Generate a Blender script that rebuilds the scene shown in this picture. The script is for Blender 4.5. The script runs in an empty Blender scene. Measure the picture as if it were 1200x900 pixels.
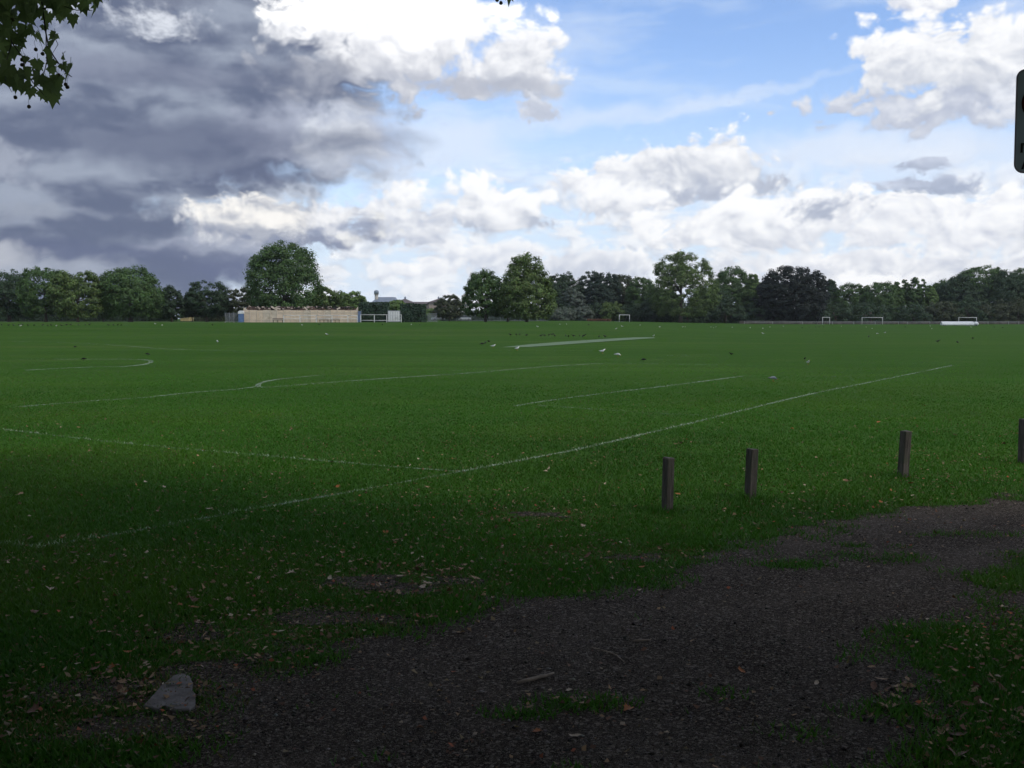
import bpy, math, random
import numpy as np
from mathutils import Vector, Matrix

random.seed(7)
RNG = np.random.default_rng(11)
R = math.radians
SC = bpy.context.scene
COL = SC.collection

# ------------------------------------------------------------------ camera
CAM_H, FPX, PITCH = 2.0, 1250.0, R(3.5)
cam_d = bpy.data.cameras.new('camera')
cam_d.sensor_width, cam_d.lens = 36.0, 36.0 * FPX / 1200.0
cam_d.clip_start, cam_d.clip_end = 0.05, 6000
cam = bpy.data.objects.new('camera', cam_d)
COL.objects.link(cam)
cam.location = (0, 0, CAM_H)
cam.rotation_euler = (R(90) - PITCH, 0, 0)
SC.camera = cam

# ------------------------------------------------------------------ world, sun, exposure
SUN_AZ, SUN_EL = 128.0, 47.0          # degrees, clockwise from the view axis: behind and right
SUN_POWER, SUN_ANGLE = 1.6, 10.0
SKY_STRENGTH = 0.10
EXPOSURE = 0.0
SC.view_settings.view_transform = 'Standard'
SC.view_settings.look = 'None'
SC.view_settings.exposure = EXPOSURE
SC.view_settings.gamma = 1.0
SC.view_settings.use_curve_mapping = False
SC.render.engine = 'CYCLES'
SC.cycles.max_bounces = 5
SC.cycles.diffuse_bounces = 3
SC.cycles.transparent_max_bounces = 12
SC.cycles.use_denoising = True
SC.cycles.use_adaptive_sampling = True
SC.cycles.adaptive_threshold = 0.02
SC.cycles.adaptive_min_samples = 6


class NB:
    """small node-tree builder"""
    def __init__(self, tree):
        self.t = tree

    def n(self, kind, **kw):
        nd = self.t.nodes.new(kind)
        for k, v in kw.items():
            setattr(nd, k, v)
        return nd

    def put(self, sock, v):
        if v is None:
            return
        if isinstance(v, bpy.types.NodeSocket):
            self.t.links.new(v, sock)
        elif isinstance(v, (tuple, list)) and len(v) == 3 and sock.type == 'RGBA':
            sock.default_value = (*v, 1)
        else:
            sock.default_value = v

    def m(self, op, a, b=None, c=None, clamp=False):
        nd = self.n('ShaderNodeMath', operation=op, use_clamp=clamp)
        for i, v in enumerate((a, b, c)):
            self.put(nd.inputs[i], v)
        return nd.outputs[0]

    def vm(self, op, a, b=None):
        nd = self.n('ShaderNodeVectorMath', operation=op)
        self.put(nd.inputs[0], a)
        if op == 'SCALE':
            self.put(nd.inputs['Scale'], b)
        else:
            self.put(nd.inputs[1], b)
        return nd.outputs['Value'] if op in ('LENGTH', 'DOT_PRODUCT', 'DISTANCE') else nd.outputs['Vector']

    def xyz(self, x, y, z=0.0):
        nd = self.n('ShaderNodeCombineXYZ')
        for i, v in enumerate((x, y, z)):
            self.put(nd.inputs[i], v)
        return nd.outputs[0]

    def sep(self, v):
        nd = self.n('ShaderNodeSeparateXYZ')
        self.put(nd.inputs[0], v)
        return nd.outputs

    def noise(self, vec, scale=1.0, detail=4.0, rough=0.5, dist=0.0, col=False, two=False):
        nd = self.n('ShaderNodeTexNoise', noise_dimensions='2D' if two else '3D')
        self.put(nd.inputs['Vector'], vec)
        nd.inputs['Scale'].default_value = scale
        nd.inputs['Detail'].default_value = detail
        nd.inputs['Roughness'].default_value = rough
        nd.inputs['Distortion'].default_value = dist
        return nd.outputs['Color' if col else 'Fac']

    def vor(self, vec, scale, feature='F1', out='Distance', smooth=None, rand=1.0, two=False):
        nd = self.n('ShaderNodeTexVoronoi', feature=feature, voronoi_dimensions='2D' if two else '3D')
        self.put(nd.inputs['Vector'], vec)
        nd.inputs['Scale'].default_value = scale
        nd.inputs['Randomness'].default_value = rand
        if smooth is not None:
            nd.inputs['Smoothness'].default_value = smooth
        return nd.outputs[out]

    def step(self, v, a, b, lo=0.0, hi=1.0, smooth=True):
        nd = self.n('ShaderNodeMapRange', interpolation_type='SMOOTHSTEP' if smooth else 'LINEAR')
        for i, x in enumerate((v, a, b, lo, hi)):
            self.put(nd.inputs[i], x)
        return nd.outputs[0]

    def mix(self, f, a, b):
        nd = self.n('ShaderNodeMix', data_type='RGBA')
        self.put(nd.inputs[0], f)
        self.put(nd.inputs[6], a)
        self.put(nd.inputs[7], b)
        return nd.outputs[2]

    def ramp(self, f, stops):
        nd = self.n('ShaderNodeValToRGB')
        el = nd.color_ramp.elements
        while len(el) < len(stops):
            el.new(0.5)
        for e, (p, c) in zip(el, stops):
            e.position = p
            e.color = (*c, 1)
        self.put(nd.inputs[0], f)
        return nd.outputs[0]


def build_sky():
    w = bpy.data.worlds.new('World')
    SC.world = w
    w.use_nodes = True
    w.cycles.sampling_method = 'MANUAL'
    w.cycles.sample_map_resolution = 512
    t = w.node_tree
    t.nodes.clear()
    b = NB(t)
    out = b.n('ShaderNodeOutputWorld')
    bg = b.n('ShaderNodeBackground')
    bg.inputs[1].default_value = SKY_STRENGTH
    t.links.new(bg.outputs[0], out.inputs[0])
    sky = b.n('ShaderNodeTexSky', sky_type='NISHITA', sun_disc=False)
    sky.sun_elevation, sky.sun_rotation = R(SUN_EL), R(SUN_AZ)
    sky.air_density, sky.dust_density, sky.ozone_density = 1.0, 0.6, 1.0
    K = 1.0 / SKY_STRENGTH

    def c3(r, g, bb):
        return (r * K, g * K, bb * K)
    tc = b.n('ShaderNodeTexCoord')
    x, y, z = b.sep(tc.outputs['Generated'])
    u = b.m('MULTIPLY', b.m('ARCTAN2', x, y), 57.2958)          # azimuth in degrees
    v = b.m('MULTIPLY', b.m('ARCSINE', z), 57.2958)             # elevation in degrees
    p0 = b.xyz(u, b.m('MULTIPLY', v, 1.35), 0.0)
    wv = b.vm('SUBTRACT', b.noise(p0, 0.25, 2, 0.45, col=True, two=True), (0.5, 0.5, 0.5))
    p = b.vm('ADD', p0, b.vm('SCALE', wv, 1.7))
    up = b.vm('ADD', p, (0.25, 0.60, 0.0))
    wf = b.sep(b.vm('SUBTRACT', b.noise(p0, 0.75, 3, 0.5, col=True, two=True), (0.5, 0.5, 0.5)))
    wc = b.sep(wv)
    uw = b.m('ADD', u, b.m('MULTIPLY_ADD', wc[0], 2.0, b.m('MULTIPLY', wf[0], 1.3)))
    vw = b.m('ADD', v, b.m('MULTIPLY_ADD', wc[1], 0.9, b.m('MULTIPLY', wf[1], 0.9)))
    nA = b.noise(p, 0.11, 4, 0.52, two=True)
    nB = b.noise(p, 0.36, 5, 0.52, two=True)
    nB2 = b.noise(up, 0.36, 5, 0.52, two=True)
    nC = b.noise(p, 1.1, 4, 0.5, two=True)
    # cauliflower heads: nested rounded cells
    def heads(q):
        big_ = b.m('SUBTRACT', 0.62, b.vor(q, 0.48, 'SMOOTH_F1', smooth=0.45, two=True))
        sml_ = b.m('SUBTRACT', 0.62, b.vor(q, 1.25, 'SMOOTH_F1', smooth=0.4, two=True))
        tin_ = b.m('SUBTRACT', 0.62, b.vor(q, 3.1, 'SMOOTH_F1', smooth=0.35, two=True))
        return b.m('MULTIPLY_ADD', tin_, 0.20, b.m('MULTIPLY_ADD', sml_, 0.50, big_))
    bil = heads(p)
    bil2 = heads(up)
    puff = b.m('ADD', 0.12, b.m('ADD', b.m('MULTIPLY', bil, 0.55), b.m('MULTIPLY', nB, 0.35)))
    puff = b.m('ADD', puff, b.m('MULTIPLY', b.m('SUBTRACT', nC, 0.5), 0.22))
    wisp = b.m('ADD', 0.05, b.m('ADD', b.m('MULTIPLY', nC, 0.5), b.m('MULTIPLY', b.noise(p, 2.6, 4, 0.55, two=True), 0.4)))
    relief = b.m('ADD', b.m('MULTIPLY', b.m('SUBTRACT', nB, nB2), 1.3), b.m('MULTIPLY', b.m('SUBTRACT', bil, bil2), 0.42))
    # long flat streaks of the rain cloud
    pst = b.vm('MULTIPLY', b.vm('ADD', p0, b.vm('SCALE', wv, 0.9)), (0.5, 1.0, 1.0))
    nS = b.noise(pst, 0.27, 4, 0.47, two=True)
    nS2 = b.noise(b.vm('ADD', pst, (0.0, 0.55, 0.0)), 0.27, 4, 0.47, two=True)

    # clear sky, paling towards the horizon
    blue = b.vm('MULTIPLY', sky.outputs[0], (1.45, 1.60, 1.95))
    pale = b.step(v, 15, 0.0, 0.05, 0.92)
    col = b.mix(pale, blue, c3(0.70, 0.81, 0.97))
    veil = b.m('MULTIPLY', b.step(b.noise(b.vm('MULTIPLY', p, (0.4, 1.4, 1.0)), 0.25, 4, 0.55, two=True), 0.48, 0.82), 0.45)
    col = b.mix(veil, col, c3(0.72, 0.84, 1.0))

    def deg(px, py):
        return (px - 600) / 21.8, (373.5 - py) / 21.8

    def dist(px, py, rx, ry, rot=0.0):
        cu, cv = deg(px, py)
        du = b.m('SUBTRACT', uw, cu)
        dv = b.m('SUBTRACT', vw, cv)
        if rot:
            c, s = math.cos(R(rot)), math.sin(R(rot))
            du, dv = (b.m('ADD', b.m('MULTIPLY', du, c), b.m('MULTIPLY', dv, s)),
                      b.m('SUBTRACT', b.m('MULTIPLY', dv, c), b.m('MULTIPLY', du, s)))
        a = b.xyz(b.m('MULTIPLY', du, 21.8 / rx), b.m('MULTIPLY', dv, 21.8 / ry))
        return b.vm('LENGTH', a), dv

    def blob(px, py, rx, ry, rot=0.0, noise=None, amp=1.2, soft=0.35, off=0.0):
        d, dv = dist(px, py, rx, ry, rot)
        f = b.m('SUBTRACT', 1.0 + off, d)
        if noise is not None:
            f = b.m('ADD', f, b.m('MULTIPLY', b.m('SUBTRACT', noise, 0.5), amp))
        return b.step(f, 0.0, soft), dv

    WH, GR = (1.02, 1.03, 1.05), (0.54, 0.585, 0.69)

    def cumulus(col, px, py, rx, ry, lo=GR, hi=WH, tilt=0.42, bias=0.60, k=1.25, amp=1.30, soft=0.34, alpha=1.0, rot=0.0, off=0.0):
        mk, dv = blob(px, py, rx, ry, rot, puff if ry > 26 else wisp, amp if ry > 26 else amp * 1.2, soft if ry > 26 else soft * 1.5, off)
        lit = b.m('ADD', b.m('MULTIPLY', dv, tilt * 21.8 / ry), b.m('ADD', b.m('MULTIPLY', relief, k), bias))
        cc = b.mix(b.step(lit, -0.15, 1.2), c3(*lo), c3(*hi))
        if alpha < 1:
            mk = b.m('MULTIPLY', mk, alpha)
        return b.mix(mk, col, cc)

    # thin high cloud and the long white streak
    for (px, py, rx, ry, rot, al) in ((690, 145, 190, 22, 5, .6), (830, 132, 190, 8, 11, .42), (640, 60, 150, 60, 0, .35),
                                      (960, 190, 190, 30, 0, .85), (1160, 60, 120, 40, 0, .45), (1100, 215, 220, 45, 0, .6),
                                      (520, 175, 140, 55, 0, .75), (640, 120, 80, 60, 0, .5)):
        mk, _ = blob(px, py, rx, ry, rot, nA, 0.9, 0.8)
        col = b.mix(b.m('MULTIPLY', mk, al), col, c3(0.76, 0.85, 1.0))
    # low field of small cumulus along the horizon, all round
    band = b.m('MULTIPLY', b.step(v, 9.5, 5.5), b.step(v, -1.0, 1.0))
    pf = b.vm('MULTIPLY', p, (0.8, 1.45, 1.0))
    fN = b.m('MULTIPLY_ADD', bil, 0.25, b.m('MULTIPLY', b.noise(pf, 0.42, 5, 0.52, two=True), 0.85))
    fN2 = b.m('MULTIPLY_ADD', bil2, 0.25, b.m('MULTIPLY', b.noise(b.vm('ADD', pf, (0.2, 0.8, 0.0)), 0.42, 5, 0.52, two=True), 0.85))
    fm = b.m('MULTIPLY', band, b.step(fN, 0.36, 0.60))
    fl = b.m('MULTIPLY_ADD', b.m('SUBTRACT', fN, fN2), 2.6, 0.62)
    fc = b.mix(b.step(fl, 0.0, 1.0), c3(0.64, 0.685, 0.78), c3(0.93, 0.955, 1.0))
    col = b.mix(b.m('MULTIPLY', fm, 0.9), col, fc)
    # cloud cover away from the view: broken grey and white, and darker high up
    side = b.step(b.m('ABSOLUTE', u), 32, 45)
    hi_ = b.step(v, 19, 30)
    away = b.m('MAXIMUM', side, hi_)
    am = b.m('MULTIPLY', away, b.step(nA, 0.38, 0.52))
    col = b.mix(am, col, b.mix(b.step(relief, -0.4, 0.5), c3(0.30, 0.33, 0.42), c3(0.85, 0.87, 0.92)))

    # separate cumulus on the right and centre
    for args in (
            dict(px=1046, py=26, rx=46, ry=32, tilt=.25, bias=.60, lo=(.62, .66, .78)),
            dict(px=1075, py=146, rx=155, ry=30, lo=(.50, .55, .68), hi=(.84, .87, .94), bias=.32, tilt=.25),
            dict(px=1040, py=96, rx=66, ry=54, bias=.72, off=.05),
            dict(px=1135, py=100, rx=76, ry=56, bias=.62, off=.05),
            dict(px=1175, py=150, rx=80, ry=27, lo=(.62, .67, .78), hi=(.85, .88, .95)),
            dict(px=750, py=218, rx=130, ry=36, lo=(.62, .66, .76), bias=.62),
            dict(px=835, py=222, rx=110, ry=18, lo=(.48, .53, .65), hi=(.78, .82, .9), bias=.2),
            dict(px=845, py=192, rx=52, ry=40, bias=.66),
            dict(px=790, py=195, rx=60, ry=30, bias=.5),
            dict(px=900, py=262, rx=170, ry=44, bias=.64, lo=(.62, .66, .76)),
            dict(px=870, py=262, rx=70, ry=36, bias=.86),
            dict(px=985, py=252, rx=85, ry=17, lo=(.46, .51, .63), hi=(.72, .76, .86), bias=.25),
            dict(px=1080, py=268, rx=150, ry=40, bias=.7, lo=(.60, .64, .75)),
            dict(px=1062, py=228, rx=58, ry=13, lo=(.42, .48, .62), hi=(.66, .72, .85), bias=.3),
            dict(px=1060, py=207, rx=26, ry=7, lo=(.42, .48, .62), hi=(.66, .72, .85), bias=.4),
            dict(px=1170, py=272, rx=50, ry=32, bias=.72),
            dict(px=720, py=236, rx=62, ry=26, bias=.82),
            dict(px=765, py=272, rx=26, ry=28, bias=.85),
            dict(px=1000, py=318, rx=260, ry=26, lo=(.62, .66, .76), bias=.5),
            dict(px=1010, py=330, rx=70, ry=12, bias=.95, lo=(.8, .8, .82)),
            dict(px=690, py=312, rx=120, ry=24, lo=(.60, .65, .76), bias=.45),
            dict(px=575, py=258, rx=78, ry=18, lo=(.52, .57, .68), hi=(.82, .86, .93), bias=.25),
            dict(px=572, py=240, rx=66, ry=34, bias=.80, off=.05),
            dict(px=475, py=262, rx=70, ry=34, lo=(.52, .57, .69), bias=.45),
            dict(px=476, py=232, rx=24, ry=24, bias=.95),
            dict(px=560, py=300, rx=90, ry=22, lo=(.64, .69, .8), bias=.5),
            dict(px=505, py=318, rx=60, ry=14, lo=(.66, .71, .82), bias=.6)):
        col = cumulus(col, **args)

    # the dark rain cloud on the left
    ub = b.step(nS, 0.36, 0.68)
    lit = b.m('ADD', ub, b.m('MULTIPLY', b.m('SUBTRACT', nS, nS2), 1.8))
    lit = b.m('ADD', lit, b.m('MULTIPLY', relief, 0.55))
    dk = b.mix(b.step(lit, -0.2, 1.3), c3(0.142, 0.174, 0.268), c3(0.36, 0.41, 0.515))
    f = None
    for (px, py, rx, ry) in ((60, 120, 410, 230), (270, 150, 230, 95), (-420, 120, 620, 500), (120, 310, 250, 90), (330, 60, 180, 120), (375, 92, 120, 34)):
        d, _ = dist(px, py, rx, ry)
        g = b.m('SUBTRACT', 1.0, d)
        f = g if f is None else b.m('SMOOTH_MAX', f, g, 0.15)
    f = b.m('ADD', f, b.m('MULTIPLY', b.m('SUBTRACT', puff, 0.5), 0.55))
    dm = b.step(f, -0.05, 0.36)
    col = b.mix(dm, col, dk)

    # bands, rifts and bright heads in it
    def stain(col, px, py, rx, ry, c, al, rot=0, nz=None, amp=1.3, soft=0.8):
        mk, _ = blob(px, py, rx, ry, rot, nS if nz is None else nz, amp, soft)
        return b.mix(b.m('MULTIPLY', mk, al), col, c3(*c))
    col = stain(col, 340, 165, 120, 42, (.44, .48, .60), .8, 8, nB)
    col = stain(col, 415, 172, 90, 60, (.60, .65, .78), .9, 0, nB)
    col = cumulus(col, 400, 175, 62, 52, lo=(.44, .49, .60), hi=(.80, .84, .92), bias=.45, tilt=.3, soft=.7)
    col = stain(col, 250, 180, 260, 34, (.125, .152, .245), .75, 0)
    col = stain(col, 330, 215, 150, 26, (.130, .156, .250), .75, 0)
    col = stain(col, 130, 300, 240, 22, (.138, .168, .275), .75, 0)
    col = stain(col, 270, 318, 120, 22, (.145, .175, .29), .8, 0)
    col = stain(col, 40, 105, 120, 30, (.30, .34, .45), .7)
    col = stain(col, 205, 55, 64, 25, (.80, .84, .92), .9, 0, wisp, 2.0, 1.1)
    col = stain(col, 112, 44, 60, 26, (.62, .67, .78), .85, 0, wisp, 2.0, 1.1)
    col = stain(col, 30, 205, 70, 26, (.40, .44, .54), .8, -15, puff, 1.8)
    col = stain(col, 80, 260, 70, 14, (.34, .38, .47), .7, 0, puff, 1.5)
    col = stain(col, 20, 303, 70, 14, (.46, .48, .55), .7, 0, wisp, 1.6, 1.0)
    col = stain(col, 60, 318, 150, 16, (.42, .46, .55), .8, 0, nB, 1.2, 1.0)
    col = stain(col, 210, 110, 200, 22, (.22, .25, .35), .6)
    col = stain(col, 180, 20, 150, 26, (.17, .195, .28), .8)
    col = cumulus(col, 330, 272, 130, 34, lo=(.28, .32, .44), hi=(.86, .87, .88), bias=.42, k=2.2)
    col = cumulus(col, 300, 258, 85, 26, lo=(.45, .48, .56), hi=(1.0, .98, .95), bias=.55, k=2.2)
    col = stain(col, 250, 292, 120, 12, (.42, .46, .57), .6)
    col = cumulus(col, 395, 262, 50, 26, lo=(.38, .43, .56), hi=(.92, .93, .96), bias=.5, k=2)
    col = cumulus(col, 325, 10, 46, 24, lo=(.7, .72, .78), bias=.9)
    col = cumulus(col, 470, 45, 150, 82, lo=(.50, .53, .62), hi=(1.25, 1.25, 1.25), bias=.85, tilt=.9, k=.9, off=.12, soft=.4)
    col = cumulus(col, 600, 85, 80, 48, lo=(.46, .50, .60), hi=(1.02, 1.03, 1.06), bias=.6, tilt=.6, soft=.5)
    col = cumulus(col, 625, 135, 34, 16, lo=(.55, .6, .72), hi=(.85, .88, .95), bias=.4)
    col = stain(col, 540, 106, 150, 17, (.50, .53, .62), .85, -3, nB, 0.9)
    col = stain(col, 370, 100, 90, 40, (.26, .29, .38), .8, -15, puff, 1.6)
    col = stain(col, 24, 306, 80, 17, (.50, .53, .60), .8, 0, nB, 1.2, 0.9)
    col = stain(col, 25, 206, 80, 24, (.36, .40, .50), .6, -12, nB, 1.2, 0.9)
    b.put(bg.inputs[0], col)


build_sky()
S_DIR = Vector((math.sin(R(SUN_AZ)) * math.cos(R(SUN_EL)), math.cos(R(SUN_AZ)) * math.cos(R(SUN_EL)), math.sin(R(SUN_EL))))
sun_d = bpy.data.lights.new('sun', 'SUN')
sun_d.energy, sun_d.angle, sun_d.color = SUN_POWER, R(SUN_ANGLE), (1.0, 0.93, 0.82)
sun = bpy.data.objects.new('sun', sun_d)
COL.objects.link(sun)
sun.location = (30, -30, 60)
sun.rotation_euler = S_DIR.to_track_quat('Z', 'Y').to_euler()


# ------------------------------------------------------------------ helpers
def sstep(a, b, v):
    t = np.clip((np.asarray(v, float) - a) / (b - a), 0, 1)
    return t * t * (3 - 2 * t)


def gz(x, y):
    """height of the field: a low rise on the left and centre, level on the right"""
    x = np.asarray(x, float)
    y = np.asarray(y, float)
    az = np.degrees(np.arctan2(x, np.maximum(y, 1.0)))
    return 1.25 * sstep(60, 200, y) * (1 - sstep(2, 15, az))


def X(px, d):
    return (px - 600) / FPX * d


def ground_at(px, py):
    """where the line of sight through a picture point meets the field"""
    a, c = (px - 600) / FPX, (450 - py) / FPX
    d = Vector((a, math.cos(PITCH) + c * math.sin(PITCH), -math.sin(PITCH) + c * math.cos(PITCH)))
    lo, hi = 1.0, None
    t = 1.0
    while t < 900:
        if CAM_H + d.z * t < float(gz(d.x * t, d.y * t)):
            hi = t
            break
        lo, t = t, t * 1.03
    if hi is None:
        hi = lo = 420
    for _ in range(30):
        mid = (lo + hi) / 2
        if CAM_H + d.z * mid < float(gz(d.x * mid, d.y * mid)):
            hi = mid
        else:
            lo = mid
    return d.x * hi, d.y * hi


def tag(o, label=None, cat=None, group=None, kind=None):
    for k, v in (('label', label), ('category', cat), ('group', group), ('kind', kind)):
        if v:
            o[k] = v
    return o


def empty(name, loc, rz=0.0):
    o = bpy.data.objects.new(name, None)
    COL.objects.link(o)
    o.location = loc
    o.rotation_euler = (0, 0, rz)
    o.empty_display_size = 0.3
    return o


def link_mesh(name, me, mats, parent=None):
    for m in (mats if isinstance(mats, (list, tuple)) else [mats]):
        me.materials.append(m)
    o = bpy.data.objects.new(name, me)
    COL.objects.link(o)
    if parent is not None:
        o.parent = parent
    return o


def np_mesh(name, verts, faces, smooth=False, mat_idx=None, col=None):
    """faces: (n,k) int array, all of one size"""
    verts = np.asarray(verts, np.float32)
    faces = np.asarray(faces, np.int32)
    me = bpy.data.meshes.new(name)
    me.vertices.add(len(verts))
    me.vertices.foreach_set('co', verts.ravel())
    n, k = faces.shape
    me.loops.add(n * k)
    me.loops.foreach_set('vertex_index', faces.ravel())
    me.polygons.add(n)
    me.polygons.foreach_set('loop_start', np.arange(0, n * k, k, dtype=np.int32))
    me.polygons.foreach_set('loop_total', np.full(n, k, np.int32))
    if smooth:
        me.polygons.foreach_set('use_smooth', np.ones(n, bool))
    if mat_idx is not None:
        me.polygons.foreach_set('material_index', np.asarray(mat_idx, np.int32))
    me.update(calc_edges=True)
    if col is not None:
        at = me.attributes.new('tint', 'FLOAT_COLOR', 'FACE')
        c = np.ones((n, 4), np.float32)
        c[:, :3] = col
        at.data.foreach_set('color', c.ravel())
    return me


class MB:
    """collects boxes, tubes, lathes into one mesh"""
    def __init__(self):
        self.v, self.f, self.mi, self.sm, self.cur = [], [], [], [], 0

    def add(self, vs, fs, M=None, smooth=False):
        o = len(self.v)
        for p in vs:
            p = Vector(p)
            self.v.append(tuple(M @ p) if M is not None else tuple(p))
        for f in fs:
            self.f.append([i + o for i in f])
            self.mi.append(self.cur)
            self.sm.append(smooth)
        return self

    def box(self, c, s, M=None, bev=0.0):
        x, y, z = s[0] / 2, s[1] / 2, s[2] / 2
        if bev <= 0:
            vs = [(c[0] + a * x, c[1] + b * y, c[2] + d * z) for d in (-1, 1) for b in (-1, 1) for a in (-1, 1)]
            return self.add(vs, [(0, 2, 3, 1), (4, 5, 7, 6), (0, 1, 5, 4), (2, 6, 7, 3), (0, 4, 6, 2), (1, 3, 7, 5)], M)
        rings = []
        for zz, k in ((-z, bev), (-z + bev, 0), (z - bev, 0), (z, bev)):
            rx, ry, q = x - k, y - k, bev if k == 0 else bev
            rings.append([(c[0] + a, c[1] + b_, c[2] + zz) for a, b_ in
                          ((-rx + q, -ry), (rx - q, -ry), (rx, -ry + q), (rx, ry - q), (rx - q, ry), (-rx + q, ry), (-rx, ry - q), (-rx, -ry + q))])
        vs = [p for r in rings for p in r]
        fs = [tuple(reversed(range(8))), tuple(range(24, 32))]
        for i in range(3):
            for j in range(8):
                fs.append((i * 8 + j, i * 8 + (j + 1) % 8, i * 8 + 8 + (j + 1) % 8, i * 8 + 8 + j))
        return self.add(vs, fs, M)

    def tube(self, pts, rad, n=8, cap=True, smooth=True, sq=None):
        pts = [Vector(p) for p in pts]
        if not isinstance(rad, (list, tuple)):
            rad = [rad] * len(pts)
        vs, fs = [], []
        ref = None
        for i, p in enumerate(pts):
            d = (pts[min(i + 1, len(pts) - 1)] - pts[max(i - 1, 0)])
            d = d.normalized() if d.length > 1e-9 else Vector((0, 0, 1))
            if ref is None:
                ref = Vector((1, 0, 0)) if abs(d.x) < 0.8 else Vector((0, 1, 0))
            a = (ref - d * ref.dot(d)).normalized()
            ref = a
            c = d.cross(a)
            for k in range(n):
                th = 2 * math.pi * k / n
                q = p + (a * math.cos(th) + c * math.sin(th) * (sq or 1.0)) * rad[i]
                vs.append(tuple(q))
        for i in range(len(pts) - 1):
            for k in range(n):
                fs.append((i * n + k, i * n + (k + 1) % n, (i + 1) * n + (k + 1) % n, (i + 1) * n + k))
        if cap:
            fs.append(tuple(reversed(range(n))))
            fs.append(tuple(range((len(pts) - 1) * n, len(pts) * n)))
        return self.add(vs, fs, None, smooth)

    def ell(self, c, r, nu=10, nv=7, M=None):
        vs = [(c[0], c[1], c[2] - r[2])]
        for j in range(1, nv):
            ph = -math.pi / 2 + math.pi * j / nv
            for i in range(nu):
                th = 2 * math.pi * i / nu
                vs.append((c[0] + r[0] * math.cos(ph) * math.cos(th), c[1] + r[1] * math.cos(ph) * math.sin(th), c[2] + r[2] * math.sin(ph)))
        vs.append((c[0], c[1], c[2] + r[2]))
        fs = []
        for i in range(nu):
            fs.append((0, 1 + (i + 1) % nu, 1 + i))
            fs.append((len(vs) - 1, 1 + (nv - 2) * nu + i, 1 + (nv - 2) * nu + (i + 1) % nu))
        for j in range(nv - 2):
            for i in range(nu):
                a = 1 + j * nu
                fs.append((a + i, a + (i + 1) % nu, a + nu + (i + 1) % nu, a + nu + i))
        return self.add(vs, fs, M, True)

    def prism(self, outline, y0, y1):
        """outline in xz, extruded along y"""
        n = len(outline)
        vs = [(a, y0, c) for a, c in outline] + [(a, y1, c) for a, c in outline]
        fs = [tuple(range(n)), tuple(reversed(range(n, 2 * n)))]
        for i in range(n):
            fs.append((i, i + n, (i + 1) % n + n, (i + 1) % n))
        return self.add(vs, fs)

    def mesh(self, name):
        me = bpy.data.meshes.new(name)
        me.from_pydata(self.v, [], self.f)
        me.polygons.foreach_set('material_index', self.mi)
        me.polygons.foreach_set('use_smooth', self.sm)
        me.update()
        return me

    def build(self, name, mats, parent=None):
        return link_mesh(name, self.mesh(name), mats, parent)


def copy_tree(o, parent=None):
    c = o.copy()
    COL.objects.link(c)
    if parent is not None:
        c.parent = parent
    for ch in list(o.children):
        copy_tree(ch, c)
    return c


# ------------------------------------------------------------------ materials
def new_mat(name):
    m = bpy.data.materials.new(name)
    m.use_nodes = True
    b = NB(m.node_tree)
    return m, b, m.node_tree.nodes['Principled BSDF']


def mat(name, c, var=0.25, scale=6.0, rough=0.75, metal=0.0, bump=0.0, dirt=None, dirt_scale=1.5, spec=0.3):
    m, b, p = new_mat(name)
    tc = b.n('ShaderNodeTexCoord').outputs['Object']
    nz = b.noise(tc, scale, 6, 0.6)
    lo = tuple(x * (1 - var) for x in c)
    hi = tuple(min(1, x * (1 + var)) for x in c)
    colr = b.mix(b.step(nz, 0.3, 0.7), lo, hi)
    if dirt:
        colr = b.mix(b.m('MULTIPLY', b.step(b.noise(tc, dirt_scale, 7, 0.65), 0.5, 0.68), 0.7), colr, dirt)
    b.put(p.inputs['Base Color'], colr)
    p.inputs['Roughness'].default_value = rough
    p.inputs['Metallic'].default_value = metal
    p.inputs['Specular IOR Level'].default_value = spec
    if bump:
        bp = b.n('ShaderNodeBump')
        bp.inputs['Strength'].default_value = bump
        bp.inputs['Distance'].default_value = 0.02
        b.put(bp.inputs['Height'], nz)
        b.put(p.inputs['Normal'], bp.outputs[0])
    return m


def leaf_mat(name, c, trans=0.28, rough=0.6):
    """foliage: base colour times the leaf's own tint, with light passing through"""
    m, b, p = new_mat(name)
    at = b.n('ShaderNodeAttribute', attribute_name='tint').outputs['Color']
    colr = b.vm('MULTIPLY', at, c)
    b.put(p.inputs['Base Color'], colr)
    p.inputs['Roughness'].default_value = rough
    p.inputs['Specular IOR Level'].default_value = 0.25
    tr = b.n('ShaderNodeBsdfTranslucent')
    b.put(tr.inputs[0], b.vm('MULTIPLY', colr, (1.15, 1.25, 0.6)))
    mx = b.n('ShaderNodeMixShader')
    mx.inputs[0].default_value = trans
    t = m.node_tree
    t.links.new(p.outputs[0], mx.inputs[1])
    t.links.new(tr.outputs[0], mx.inputs[2])
    t.links.new(mx.outputs[0], t.nodes['Material Output'].inputs[0])
    return m


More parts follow.
